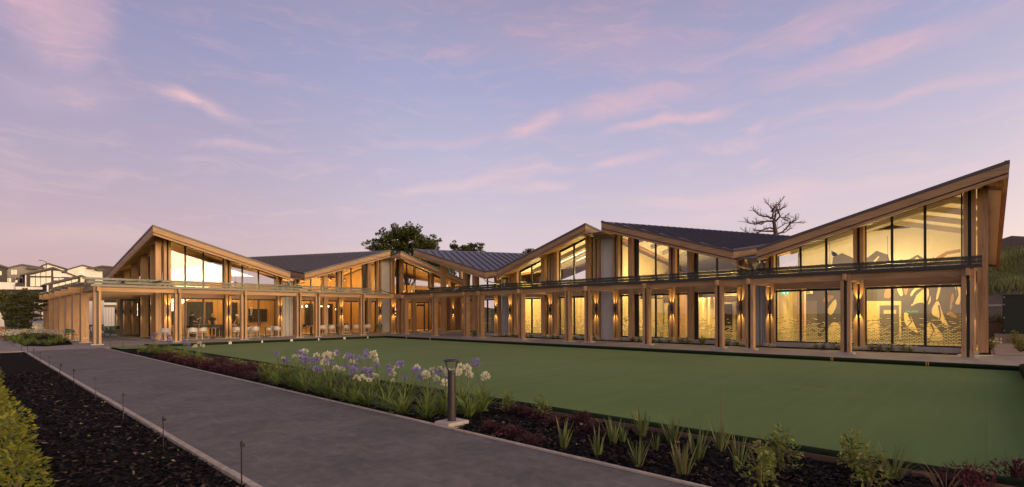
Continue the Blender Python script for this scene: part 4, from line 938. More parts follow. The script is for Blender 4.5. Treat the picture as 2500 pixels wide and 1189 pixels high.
def shrub_mesh(name, mat, n, R, H, leaf, seed, flat=0.5, shape='ball'):
    r = random.Random(seed); m = MB()
    for i in range(n):
        a = r.uniform(0, 6.283); t = r.random() ** 0.6; q = R * t * (0.55 + 0.45 * math.sin(a * 3 + seed)) if shape == 'star' else R * t
        zz = H * (0.12 + 0.88 * r.random() * math.sqrt(max(0.05, 1 - (t * 0.95) ** 2)))
        c = Vector((q * math.cos(a), q * math.sin(a), zz)); d = Vector((math.cos(a) * r.uniform(0.3, 1), math.sin(a) * r.uniform(0.3, 1), r.uniform(-0.4, 0.9))).normalized()
        u = d.cross(Vector((r.uniform(-1, 1), r.uniform(-1, 1), 1.2))).normalized(); nn = u.cross(d); L = leaf * r.uniform(0.6, 1.25); wv_ = L * 0.30
        m.add([c, c + d * L * 0.45 + u * wv_ + nn * L * 0.07, c + d * L, c + d * L * 0.45 - u * wv_ + nn * L * 0.07], [(0, 1, 2), (0, 2, 3)])
    return m.mesh(name, mat)
def twig_mesh(name, mat, n, R, H, seed):
    r = random.Random(seed); m = MB()
    for i in range(n):
        a = r.uniform(0, 6.283); q = R * r.uniform(0.2, 0.8); m.tube([(0, 0, -0.03), (q * 0.4 * math.cos(a), q * 0.4 * math.sin(a), H * 0.45), (q * math.cos(a), q * math.sin(a), H * r.uniform(0.7, 0.95))], [0.007, 0.005, 0.002], 4, False)
    return m.mesh(name, mat)
TW = [twig_mesh('stems', STEMB, 6, 0.20, 0.40, 7 + i) for i in range(3)]; TWR = twig_mesh('stems', BARK, 9, 0.26, 0.32, 3)
def shrub(name, x, y, label, cat, group, meshes, tw, k=1.0, kz=1.0, z=-0.03):
    o = empty(name, (x, y, z), RND.uniform(0, 6.28), label, cat, group); o.scale = (k, k, k * kz)
    link('foliage', RND.choice(meshes), o); link('stems', tw if not isinstance(tw, list) else RND.choice(tw), o); return o
HED = [shrub_mesh('foliage', L_HEDGE, 250, 0.26, 0.54, 0.080, 20 + i) for i in range(4)]
RED = [shrub_mesh('foliage', L_RED, 640, 0.34, 0.24, 0.044, 30 + i, shape='star') for i in range(4)]
SHB = [shrub_mesh('foliage', L_SHRUB, 300, 0.21, 0.44, 0.055, 40 + i, shape='star') for i in range(3)]
LOWG = [shrub_mesh('foliage', L_SHRUB, 320, 0.34, 0.26, 0.09, 45 + i) for i in range(3)]
for i in range(27):
    y = 6.0 + i * 0.56; shrub('hedge_plant', 0.30 + RND.uniform(-0.06, 0.06) + 0.004 * i, y, 'golden leafy hedge plant, %s' % (ORD[i] + ' of the hedge from the bottom left corner' if i < 20 else 'far row part, number %s from its far end' % ORD[26 - i]), 'shrub', 'golden hedge plants', HED, TW, RND.uniform(0.58, 0.95))
j = 0
for i in range(30):
    y = 12.9 + (i // 2) * 0.72 + RND.uniform(-0.15, 0.15); x = (5.10, 5.6)[i % 2] + RND.uniform(-0.1, 0.12); j += 1
    if i % 2 and y > 18.5: continue
    shrub('red_shrub', x, y, 'dark red low shrub, %s from the agapanthus in the row %s' % (ORD[i // 2], ('beside the path', 'set back from the path')[i % 2]), 'shrub', 'dark red shrubs beside the path', RED, TWR, RND.uniform(0.9, 1.2), RND.uniform(0.65, 0.95))
for i, (px, py) in enumerate(((1195, 1048), (1248, 1066), (1312, 1022), (1352, 1040), (1424, 1030), (1440, 1056), (1300, 1086), (1268, 1012))):
    p = at(px, py, z=-0.03); shrub('red_shrub', p.x, p.y, 'small dark red shrub, %s to the right of the bollard' % ORD[i], 'shrub', 'red shrubs near the bollard', RED, TWR, RND.uniform(0.55, 0.8), 0.9)
for i in range(16):
    y = 13.3 + i * 0.95; x = 6.02 if y < 19 else 5.5 + RND.uniform(-0.25, 0.35)
    shrub('low_green_shrub', x, y, 'low yellow green shrub behind the red shrubs, %s from the agapanthus' % ORD[i], 'shrub', 'low green shrubs of the path bed', LOWG, TW, RND.uniform(0.7, 0.95), RND.uniform(0.6, 1.0))
for i, (px, py) in enumerate(((1322, 1018), (1178, 990), (1240, 1005))):
    p = at(px, py, z=-0.03); shrub('green_shrub', p.x, p.y, 'small yellow green shrub, %s near the bank right of the bollard' % ORD[i], 'shrub', 'green shrubs right of the bollard', SHB, TW, 0.8)
for px, py, lab, k in ((1905, 1155, 'leafy green shrub with upright shoots behind the frontmost shrub', 0.95), (1858, 1196, 'frontmost leafy green shrub at the bottom edge of the bed', 0.95), (2078, 1150, 'leafy green shrub left of the arching grass tuft', 0.85), (2120, 1195, 'leafy green shrub at the bottom edge before the grass tuft', 0.85)):
    p = at(px, py, z=-0.03); shrub('green_shrub', p.x, p.y, lab, 'shrub', 'leafy shrubs at the near end of the bed', SHB, TW, k, 1.15)
for px, py, lab in ((2365, 1196, 'dark red leafy shrub near the bottom right corner, left one'), (2482, 1180, 'dark red leafy shrub at the right edge of the picture')):
    p = at(px, py, z=-0.03); shrub('red_shrub', p.x, p.y, lab, 'shrub', 'red shrubs at the corner', RED, TWR, 0.75, 1.3)
FLX = [clump_mesh('leaves', L_FLAX, 20, 0.52, 0.030, (0.02, 0.42), (0.0, 0.45), 0.055, 80 + i, 4, L_DRY, 0.10) for i in range(4)]
FLXD = clump_mesh('leaves', L_FLAX, 26, 0.50, 0.028, (0.02, 0.5), (0.0, 0.6), 0.06, 90, 4, L_DRY, 0.40)
for i, (px, py) in enumerate(((1375, 1095), (1460, 1113), (1498, 1084), (1520, 1081), (1567, 1066), (1556, 1138), (1602, 1100), (1640, 1082), (1664, 1160), (1702, 1121), (1757, 1100), (1802, 1143))):
    p = at(px, py, z=-0.02); o = empty('flax_clump', (p.x, p.y, -0.03), RND.uniform(0, 6), 'upright sword leaved flax clump, %s from the left%s' % (ORD[i], ', with dry brown leaves' if i == 8 else ''), 'plant', 'flax clumps in the near bed')
    k = RND.uniform(0.72, 1.0) * (0.62 if i in (3, 6) else 1.0); o.scale = (k, k, k); link('leaves', FLXD if i == 8 else RND.choice(FLX), o)
    if i == 10: link('seed_stalk', clump_mesh('seed_stalk', L_DRY, 3, 0.95, 0.012, (0.0, 0.1), (-0.05, 0.1), 0.02, 5), o)
p = at(2180, 1172, z=-0.02); o = empty('grass_tuft', (p.x, p.y, -0.03), 0, 'arching fine leaved green grass tuft beside the near bank', 'plant'); link('leaves', clump_mesh('leaves', L_FLAX, 70, 0.46, 0.008, (0.0, 0.5), (0.3, 1.3), 0.06, 95, 5), o)
p = at(2310, 1196, z=-0.02); o = empty('grass_tuft', (p.x, p.y, -0.03), 0, 'sparse dry grass tuft at the bottom right edge', 'plant'); link('leaves', clump_mesh('leaves', L_DRY, 26, 0.34, 0.007, (0.1, 0.8), (0.3, 1.2), 0.08, 96, 5), o)

# white flowering plants in the strip at the foot of the right wing
def dotflower_mesh(name, seed, n, R, H, s):
    r = random.Random(seed); m = MB()
    for i in range(n):
        a = r.uniform(0, 6.283); q = R * math.sqrt(r.random()); c = Vector((q * math.cos(a), q * math.sin(a), H * r.uniform(0.6, 1.1)))
        for k in range(3):
            u = Vector((r.uniform(-1, 1), r.uniform(-1, 1), r.uniform(-1, 1))).normalized(); v = u.orthogonal().normalized(); m.add([c - u * s, c + v * s * 0.7, c + u * s, c - v * s * 0.7], [(0, 1, 2, 3)])
    return m.mesh(name, P_WHT)
WFL = [dotflower_mesh('flowers', 100 + i, 34, 0.30, 0.40, 0.03) for i in range(3)]
strip_px = (1236, 1252, 1280, 1296, 1334, 1348, 1362, 1404, 1422, 1450, 1545, 1560, 1596, 1612, 1634, 1664, 1680, 1776, 1800, 1992, 2010, 2040, 2052, 2128, 2146, 2172, 2205, 2222)
for i, px in enumerate(strip_px):
    p = at(px, 850, X=25.9 + RND.uniform(-0.25, 0.25)); k = RND.uniform(0.6, 1.0)
    if p.y > 25.9 or p.y < 0.8: continue
    o = shrub('flowering_shrub', p.x, p.y, 'white flowering shrub at the right wing glass, %s' % (ORD[i] + ' from the entrance end' if i < 15 else ORD[27 - i] + ' from the far right end'), 'shrub', 'white flowering shrubs in the glass front strip', SHB, TWR, k, 0.8, 0.0)
    link('flowers', RND.choice(WFL), o)['kind'] = 'stuff'
GT = clump_mesh('leaves', L_AGA, 30, 0.2, 0.016, (0.1, 0.9), (0.3, 1.2), 0.06, 120)
n_t = 0
for i in range(24):
    y = 0.95 + i * 1.02 + RND.uniform(-0.3, 0.3); x = 25.75 + RND.uniform(-0.2, 0.45)
    if i % 5 == 4: continue
    o = empty('low_grass', (x, y, 0.0), RND.uniform(0, 6), 'low dark grass tuft in the strip, %s' % (ORD[n_t] + ' from the right end post' if n_t < 20 else 'at the entrance end'), 'plant', 'low grass tufts in the glass front strip'); o['kind'] = 'thing'; link('leaves', GT, o); n_t += 1
SPK = clump_mesh('leaves', L_AGA, 34, 0.55, 0.05, (0.1, 1.0), (-0.1, 0.2), 0.05, 130)
for px, lab in ((1715, 'spiky dark rosette plant before the middle window of the right wing'), (1158, 'spiky dark rosette plant between posts near the entrance')):
    p = at(px, 840, X=25.95); o = empty('spiky_plant', (p.x, p.y, 0.0), 0, lab, 'plant'); link('leaves', SPK, o)
p = at(2420, 852, z=0.02); o = shrub('flowering_shrub', p.x, p.y, 'white flowering shrub at the right end post of the building', 'shrub', 'white flowering shrubs', SHB, TWR, 1.2, 1.0, 0.0); link('flowers', WFL[0], o)['kind'] = 'stuff'
for i, (px, py, mm) in enumerate(((2476, 838, 0), (2492, 858, 1), (2486, 848, 0))):
    p = at(px, py, z=0.02); shrub('green_shrub', p.x, p.y, 'green shrub in the bed beyond the right end, %s from the post' % ORD[i], 'shrub', 'shrubs in the bed beyond the right end', SHB, TWR, 1.3, 1.2, 0.0)

# mulch chips: loose bark on the beds
def chips(name, regs, seed, dz=0.0, label='loose dark bark chips covering the planting beds'):
    r = np.random.default_rng(seed); V = []; F = []; o = 0
    for (x0, x1, y0, y1, n) in regs:
        x = r.uniform(x0, x1, n); y = y0 + (y1 - y0) * r.random(n) ** 1.4; z = r.uniform(-0.028, -0.008, n); L = r.uniform(0.012, 0.038, n); W_ = L * r.uniform(0.25, 0.6, n); a = r.uniform(0, 6.283, n); tz = r.uniform(-0.45, 0.45, n); tw = r.uniform(-0.5, 0.5, n)
        ux, uy = np.cos(a) * L, np.sin(a) * L; vx, vy = -np.sin(a) * W_, np.cos(a) * W_; uz, vz = tz * L, tw * W_
        P = np.stack([np.stack([x + s * ux + t * vx, y + s * uy + t * vy, z + 0.012 + dz + s * uz + t * vz], 1) for s, t in ((-1, -.8), (.9, -1), (1, .8), (-.8, 1))], 1).reshape(-1, 3)
        V.append(P); F.append(np.arange(len(P)).reshape(-1, 4) + o); o += len(P)
    V = np.concatenate(V); F = np.concatenate(F); me = bpy.data.meshes.new(name); me.vertices.add(len(V)); me.vertices.foreach_set('co', V.ravel())
    me.loops.add(len(F) * 4); me.loops.foreach_set('vertex_index', F.ravel().astype(np.int32)); me.polygons.add(len(F)); me.polygons.foreach_set('loop_start', np.arange(len(F), dtype=np.int32) * 4); me.update(calc_edges=True)
    me.materials.append(CHIP); ob = link(name, me); ob['kind'] = 'stuff'; ob['label'] = label; ob['category'] = 'mulch'; return ob
chips('bark_chips', [(-1.2, 1.78, 3.2, 20, 26000), (4.65, 6.38, 0.2, 14, 17000)], 5)
LF = [shrub_mesh('leaf', m_, 1, 0.001, 0.001, 0.06, 3) for m_ in (L_HEDGE, L_DRY)]
for i, y in enumerate(sorted(RND.uniform(4.6, 13) for _ in range(18))):
    x = RND.uniform(0.8, 1.75); o = link('fallen_leaf', LF[i % 2], None, (x, y, 0.012)); o.rotation_euler = (RND.uniform(-.3, .3), RND.uniform(1.2, 1.7), RND.uniform(0, 6)); tag(o, 'small %s fallen leaf on the mulch left of the path, %s from the camera' % (('yellow', 'brown')[i % 2], ORD[i]), 'leaf', 'fallen leaves on the mulch')

# ================================================================== SMALL THINGS OUTDOORS
b0 = Vector((4.83, 5.69, 0))
bo = empty('bollard_light', b0, 0, 'dark bronze bollard light on a concrete block beside the path', 'bollard')
m = MB(); m.box(-0.20, 0.20, -0.16, 0.16, -0.06, 0.05); m.obj('concrete_base', CONCL, bo, bevel=0.02)
m = MB(); m.lathe([(0.058, 0.05), (0.058, 0.735), (0.0615, 0.74), (0.0615, 0.75), (0.058, 0.757), (0.058, 0.775), (0.045, 0.78)], n=24); m.obj('post', BRONZE, bo, False, 0.002)
m = MB(); m.lathe([(0.068, 0.05), (0.068, 0.058), (0.06, 0.06)], n=20); m.obj('collar', BRONZE, bo)
for k in range(2):
    a = RAD(-47) + k * math.pi; c, s = math.cos(a), math.sin(a); m = MB(); m.tube([(c * 0.042, s * 0.042, 0.76), (c * 0.062, s * 0.062, 0.82), (c * 0.088, s * 0.088, 0.915)], [0.014, 0.012, 0.011], 8); m.obj('arm', BRONZE, bo, True)
m = MB(); m.lathe([(0.06, 0.908), (0.118, 0.914), (0.125, 0.922), (0.122, 0.930), (0.075, 0.952), (0.06, 0.955)], n=32); m.obj('cap', BRONZE, bo, False, 0.002)
st_i = 0
for i, (px, py) in enumerate(((590, 1192), (399, 1098), (301, 1027), (234, 978), (181, 949), (143, 927), (120, 902), (98, 891), (82, 881), (67, 874), (53, 868))):
    p = at(px, py, z=-0.03); o = empty('irrigation_stake', (p.x, p.y, -0.03), RND.uniform(-0.5, 0.5), 'thin black irrigation stake by the left path edging, %s from the camera' % ORD[i], 'stake', 'irrigation stakes along the left edging')
    h = 0.40 + RND.uniform(-0.02, 0.03); o.rotation_euler.x = RND.uniform(-.05, .05) + (0.28 if i == 5 else 0)
    m = MB(); m.tube([(0, 0, -0.02), (0, 0, h)], 0.0065, 6); m.obj('riser', STAKEM, o); m = MB(); m.box(-0.012, 0.03, -0.012, 0.012, h - 0.03, h); m.tube([(0, 0, h), (0, 0, h + 0.025)], 0.011, 8); m.obj('nozzle', STAKEM, o)
for i, (px, py) in enumerate(((270, 846), (300, 852), (337, 868))):
    p = at(px, py, z=-0.03); o = empty('irrigation_stake', (p.x, p.y, -0.03), 0, 'thin black irrigation stake in the bed near the far left post, %s from the left' % ORD[i], 'stake', 'irrigation stakes in the far bed'); m = MB(); m.tube([(0, 0, 0), (0, 0, 0.42)], 0.008, 6); m.obj('riser', STAKEM, o); m = MB(); m.box(-0.015, 0.03, -0.015, 0.015, 0.40, 0.44); m.obj('nozzle', STAKEM, o)

# ---- chairs and tables on the verandah
def chair_parts(mat):
    parts = []
    m = MB(); n = 18; vs = []; fs = []      # curved tub back and arms
    for i in range(n + 1):
        a = RAD(-25 + 230 * i / n); t = abs(i / n - 0.5) * 2; zt = 0.79 - 0.12 * t ** 2; zb = 0.53 - 0.0 * t
        for (rr, z) in ((0.275, zt), (0.285, zb), (0.262, zb), (0.252, zt)): vs.append((math.cos(a) * rr, math.sin(a) * rr * 0.95, z))
    for i in range(n):
        for k in range(4): fs.append((i * 4 + k, i * 4 + (k + 1) % 4, (i + 1) * 4 + (k + 1) % 4, (i + 1) * 4 + k))
    fs += [(0, 1, 2, 3), (4 * n + 3, 4 * n + 2, 4 * n + 1, 4 * n)]
    m.add(vs, fs); parts.append(('backrest', m.mesh('backrest', mat)))
    m = MB(); m.lathe([(0.20, 0.435), (0.262, 0.445), (0.27, 0.46), (0.25, 0.468), (0.05, 0.455)], n=22); parts.append(('seat', m.mesh('seat', mat, smooth=True)))
    for sx in (-1, 1):
        for sy in (-1, 1):
            m = MB(); top = (sx * 0.215, sy * 0.18, 0.55 if sy > 0 else 0.45); m.tube([(sx * 0.27, sy * 0.24, 0.0), (sx * 0.215, sy * 0.18, 0.45), top if sy < 0 else (sx * 0.225, sy * 0.17, 0.58)], [0.012, 0.016, 0.016], 7); parts.append(('leg', m.mesh('leg', mat)))
    return parts
CHP = {'white': chair_parts(WHITEP), 'green': chair_parts(GREENP), 'black': chair_parts(BLACKP)}
def chair(col, x, y, rz, label, group, z=0.002):
    o = empty('tub_chair', (x, y, z), rz, label, 'chair', group)
    for nm, me in CHP[col]: link(nm, me, o)
    return o
def table_parts(top, leg):
    m = MB(); m.lathe([(0.34, 0.71), (0.36, 0.715), (0.36, 0.735), (0.34, 0.74)], n=28); a = m.mesh('table_top', top)
    m = MB(); m.tube([(0, 0, 0.05), (0, 0, 0.71)], 0.025, 10)
    for k in range(4): c, s = math.cos(k * 1.571 + .78), math.sin(k * 1.571 + .78); m.tube([(0, 0, 0.07), (c * 0.26, s * 0.26, 0.012)], [0.022, 0.012], 6)
    return [('table_top', a), ('pedestal', m.mesh('pedestal', leg))]
TBP = table_parts(plain('table_top_paint', (0.16, 0.13, 0.12), 0.4), STEEL)
def table(x, y, label, group, z=0.002):
    o = empty('cafe_table', (x, y, z), 0, label, 'table', group)
    for nm, me in TBP: link(nm, me, o)
G1, G2 = 'white tub chairs on the left verandah', 'cafe tables on the left verandah'
def XA(px, Y=36.5): return at(px, 820, Y=Y).x
for i, (px, Y, rz, lab) in enumerate(((404, 36.7, 2.6, 'leftmost white tub chair, standing alone by the corner post'), (470, 36.4, 2.9, 'white tub chair outside the glass by the man with the cue'), (494, 36.95, -2.6, 'white tub chair behind the one outside the pool table'),
        (577, 36.8, 2.3, 'white tub chair half behind the third verandah post, left side'), (607, 36.9, -2.4, 'white tub chair just right of the third verandah post, rear one'), (622, 36.3, 3.0, 'white tub chair right of the third verandah post, in front of the screen'),
        (655, 36.95, -2.0, 'white tub chair left of the pair beside the ribbed white cladding'), (676, 36.5, 2.2, 'white tub chair next to the ribbed white cladding'),
        (787, 36.5, 2.9, 'white tub chair directly right of the twin posts'), (809, 36.55, -2.9, 'second white tub chair right of the twin posts'), (845, 36.6, 3.1, 'white tub chair in the middle of the row before the pendant lamps'), (868, 36.7, -2.7, 'white tub chair left of the last verandah post'), (897, 36.6, 3.0, 'rightmost white tub chair, right of the last verandah post'))):
    chair('white', XA(px, Y), Y, rz, lab, G1)
chair('green', XA(925, 36.8), 36.8, 3.0, 'green tub chair in front of the pale boarded wall', 'green tub chairs')
for px, Y, lab in ((520, 36.9, 'dark cafe table outside the pool table'), (648, 36.8, 'dark cafe table beside the ribbed white cladding'), (762, 36.9, 'dark cafe table behind the twin posts'), (827, 36.9, 'dark cafe table in the middle of the chair row'), (436, 36.9, 'dark cafe table behind the second verandah post')): table(XA(px, Y), Y, lab, G2)
for i, (x, y) in enumerate(((6.3, 46.4), (6.9, 47.0), (7.4, 46.5), (6.0, 48.0), (7.0, 48.6), (7.7, 47.8))): chair('green', x, y, RND.uniform(0, 6), 'green tub chair in the cluster under the left end canopy, %s' % ('front left', 'front middle', 'front right', 'rear left', 'rear middle', 'rear right')[i], 'green tub chairs under the end canopy')
table(6.7, 47.6, 'dark cafe table amid the green chairs under the end canopy', 'tables under the end canopy')
chair('green', 4.35, 40.2, 1.2, 'green tub chair tucked behind the colonnade blades', 'green tub chairs')
# inside the left wing
for i, (x, y) in enumerate(((9.2, 39.6), (12.6, 39.9), (13.5, 40.2), (14.4, 39.6), (17.6, 39.7), (18.7, 40.0), (20.2, 40.0), (21.3, 39.8), (22.2, 40.2))):
    chair('black', x, y, RND.uniform(0, 6), 'dark tub chair indoors behind the left wing glass, %s from the left' % ORD[i], 'dark chairs indoors', 0.03)
for i, (x, y) in enumerate(((9.6, 40.5), (13.8, 40.9), (18.1, 40.7), (21.0, 40.7))): table(x, y, 'cafe table indoors behind the left wing glass, %s from the left' % ORD[i], 'tables indoors', 0.028)
pt = empty('pool_table', (11.9, 41.2, 0.025), 0, 'dark pool table indoors between the two players', 'table')
m = MB(); m.box(-1.15, 1.15, -0.62, 0.62, 0.62, 0.80); m.obj('cabinet', BLACKP, pt); m = MB(); m.box(-1.05, 1.05, -0.52, 0.52, 0.80, 0.815); m.obj('cloth', plain('green_baize', (0.02, 0.10, 0.05), 0.9), pt)
for sx in (-1, 1):
    m = MB(); m.box(sx * 1.05, sx * 1.18, -0.65, 0.65, 0.80, 0.85); m.obj('cushion_rail', BLACKP, pt)
    for sy in (-1, 1): m = MB(); m.box(sx * 0.85 - 0.08, sx * 0.85 + 0.08, sy * 0.42 - 0.08, sy * 0.42 + 0.08, 0, 0.62); m.obj('leg', BLACKP, pt); 
for sy in (-1, 1): m = MB(); m.box(-1.05, 1.05, sy * 0.52, sy * 0.65, 0.80, 0.85); m.obj('cushion_rail', BLACKP, pt)
tv0, tv1 = at(608, 770, Y=YM - 0.12), at(652, 770, Y=YM - 0.12); tvz = at(630, 770, Y=YM - .12).z
tv = empty('wall_screen', ((tv0.x + tv1.x) / 2, YM - 0.12, tvz - 0.55), 0, 'large black television screen on the timber wall indoors', 'television'); hw_ = (tv1.x - tv0.x) / 2
m = MB(); m.box(-hw_, hw_, -0.03, 0.11, 0, 1.1); m.obj('housing', BLACKP, tv); m = MB(); m.box(-hw_ + .03, hw_ - .03, -0.035, -0.03, 0.03, 1.07); m.obj('screen', HGLASS, tv)

# ---- people
def person(name, loc, rz, J, label, cloth, trouser, hair, hairshape, hands):
    """J: joints in local metres (x right, y forward); one skinned body; clothing colour follows the body's own zones"""
    root = empty(name, loc, rz, label, 'person')
    P = [('pel', J['pel'], .15), ('wai', J['wai'], .135), ('che', J['che'], .165), ('nec', J['nec'], .055), ('hed', J['hed'], .085), ('top', J['top'], .075)]
    E = [(0, 1), (1, 2), (2, 3), (3, 4), (4, 5)]
    for s in ('l', 'r'):
        i = len(P); P += [('sh' + s, J['sh' + s], .07), ('el' + s, J['el' + s], .045), ('wr' + s, J['wr' + s], .032), ('ha' + s, J['ha' + s], .036)]; E += [(2, i), (i, i + 1), (i + 1, i + 2), (i + 2, i + 3)]
        h = len(P)
        for q, (dx, dz) in enumerate(((-.03, -.05), (-.012, -.07), (.006, -.075), (.022, -.065), (.04, -.02))):
            b = Vector(J['ha' + s]); P.append(('f', tuple(b + Vector((dx, 0.01, dz))), .011)); E.append((i + 3, h + q))
        i = len(P); P += [('hi' + s, J['hi' + s], .10), ('kn' + s, J['kn' + s], .065), ('an' + s, J['an' + s], .042), ('to' + s, tuple(Vector(J['an' + s]) + Vector((0, .16, -.05))), .035)]; E += [(0, i), (i, i + 1), (i + 1, i + 2), (i + 2, i + 3)]
    me = bpy.data.meshes.new('body'); me.from_pydata([p[1] for p in P], E, []); 
    mt, t = newmat(name + '_body'); c = oc(t); sx = t.new('ShaderNodeSeparateXYZ', i_0=c); z = sx.outputs[2]
    col = t.mix(t.math('GREATER_THAN', z, J['pel'][2] + 0.02), (*trouser, 1), (*cloth, 1))
    col = t.mix(t.math('GREATER_THAN', z, J['nec'][2] - 0.01), col, (0.50, 0.29, 0.19, 1))
    for s in ('l', 'r'):
        for a_, b_, rr in (('el', 'wr', .16), ('wr', 'ha', .14)):
            mid = (Vector(J[a_ + s]) + Vector(J[b_ + s])) / 2; ds = t.new('ShaderNodeVectorMath', operation='DISTANCE', i_0=c, i_1=tuple(mid)).outputs['Value']
            col = t.mix(t.math('LESS_THAN', ds, rr), col, (0.50, 0.29, 0.19, 1))
    bb = bsdf(t, col, 0.8); t.l.new(bb.outputs[0], t.out.inputs[0]); me.materials.append(mt)
    ob = link('body', me, root); ob.modifiers.new('skin', 'SKIN'); ob.modifiers.new('sub', 'SUBSURF').levels = 1; ob.modifiers['sub'].render_levels = 2
    for v, p in zip(me.skin_vertices[0].data, P): v.radius = (p[2], p[2] * (0.72 if p[0] in ('pel', 'wai', 'che') else 1.0))
    me.skin_vertices[0].data[0].use_root = True
    hd = Vector(J['hed']); m = MB(); nA, nB = 14, 8; vs = []; fs = []
    for i in range(nB + 1):
        ph = math.pi * 0.62 * i / nB
        for k in range(nA):
            a = 2 * math.pi * k / nA; front = max(0, math.sin(a)); pp = ph * (1 - 0.42 * front)
            vs.append(hd + Vector((math.sin(pp) * math.cos(a) * .102, math.sin(pp) * math.sin(a) * .112 - .012, .03 + math.cos(pp) * .118)))
    for i in range(nB):
        for k in range(nA): fs.append((i * nA + k, i * nA + (k + 1) % nA, (i + 1) * nA + (k + 1) % nA, (i + 1) * nA + k))
    m.add(vs, fs); m.obj('hair', hair, root, True)
    m = MB()
    m.prism([hd + Vector((-.012, .085, -.02)), hd + Vector((.012, .085, -.02)), hd + Vector((0, .08, .02))], (0, .025, -.005)); m.obj('nose', SKIN, root)
    for s in (-1, 1):
        m = MB(); m.lathe([(0.0, -.008), (.008, -.004), (.009, .003), (.0, .008)], tuple(hd + Vector((s * .032, .082, .02))), 8); m.obj('eye', BLACKP, root)
        m = MB(); m.lathe([(0.0, -.03), (.014, -.015), (.016, .012), (.0, .025)], tuple(hd + Vector((s * .088, .0, .0))), 8); m.obj('ear', SKIN, root)
    m = MB(); m.box(hd.x - .025, hd.x + .025, hd.y + .076, hd.y + .084, hd.z - .052, hd.z - .044); m.obj('mouth', plain(name + '_lip', (0.35, 0.12, 0.10), 0.6), root)
    return root
base_legs = dict(hil=(-.10, 0, .90), knl=(-.11, .03, .50), anl=(-.12, 0, .09), hir=(.10, 0, .90), knr=(.12, .04, .50), anr=(.15, .02, .09))
man = dict(pel=(0, 0, .96), wai=(0, .02, 1.10), che=(0, .05, 1.34), nec=(0, .08, 1.52), hed=(.0, .12, 1.64), top=(0, .12, 1.72), shl=(-.20, .05, 1.42), ell=(-.25, .16, 1.16), wrl=(-.10, .36, 1.10), hal=(-.06, .44, 1.10), shr=(.20, .07, 1.42), elr=(.27, .28, 1.24), wrr=(.22, .50, 1.36), har=(.20, .58, 1.40), **base_legs)
p = at(466, 760, Y=39.9)
person('person', (p.x, 39.9, 0.027), RAD(-80), man, 'person in navy shirt facing right and holding a pool cue', (0.02, 0.022, 0.05), (0.015, 0.015, 0.02), HAIRD, 0, 0)
cu = empty('pool_cue', (p.x + 0.58, 39.72, 0.95), 0, 'slim pale pool cue held upright by the person in navy', 'cue'); m = MB(); m.tube([(-0.22, -0.02, -0.5), (0.0, 0, 0.46)], [0.013, 0.007], 7); m.obj('shaft', plain('cue_wood', (0.6, 0.45, 0.25), 0.4), cu); m = MB(); m.tube([(0.0, 0, 0.46), (0.005, 0, 0.485)], 0.007, 7); m.obj('tip', BLACKP, cu)
wom = dict(pel=(0, 0, .90), wai=(0, .03, 1.03), che=(0, .09, 1.24), nec=(0, .14, 1.40), hed=(0, .18, 1.51), top=(0, .18, 1.58), shl=(-.17, .09, 1.31), ell=(-.24, .12, 1.08), wrl=(-.22, .30, .95), hal=(-.20, .37, .90), shr=(.17, .09, 1.31), elr=(.24, .12, 1.08), wrr=(.20, .30, .95), har=(.17, .37, .90), hil=(-.1, 0, .85), knl=(-.11, .03, .47), anl=(-.12, 0, .09), hir=(.1, 0, .85), knr=(.12, .04, .47), anr=(.13, .02, .09))
p = at(518, 765, Y=42.3); person('person', (p.x, 42.3, 0.027), RAD(170), wom, 'person with short blond hair in a dark top behind the pool table', (0.025, 0.023, 0.03), (0.02, 0.02, 0.025), HAIRB, 0, 0)
p = at(585, 765, Y=42.2); w2 = dict(wom); w2.update(che=(0, .14, 1.22), nec=(0, .24, 1.36), hed=(0, .30, 1.46), top=(0, .30, 1.53)); person('person', (p.x, 42.2, 0.027), RAD(120), w2, 'person with white hair in a patterned top, leaning forward indoors', (0.28, 0.26, 0.13), (0.03, 0.03, 0.03), HAIRG, 0, 0)

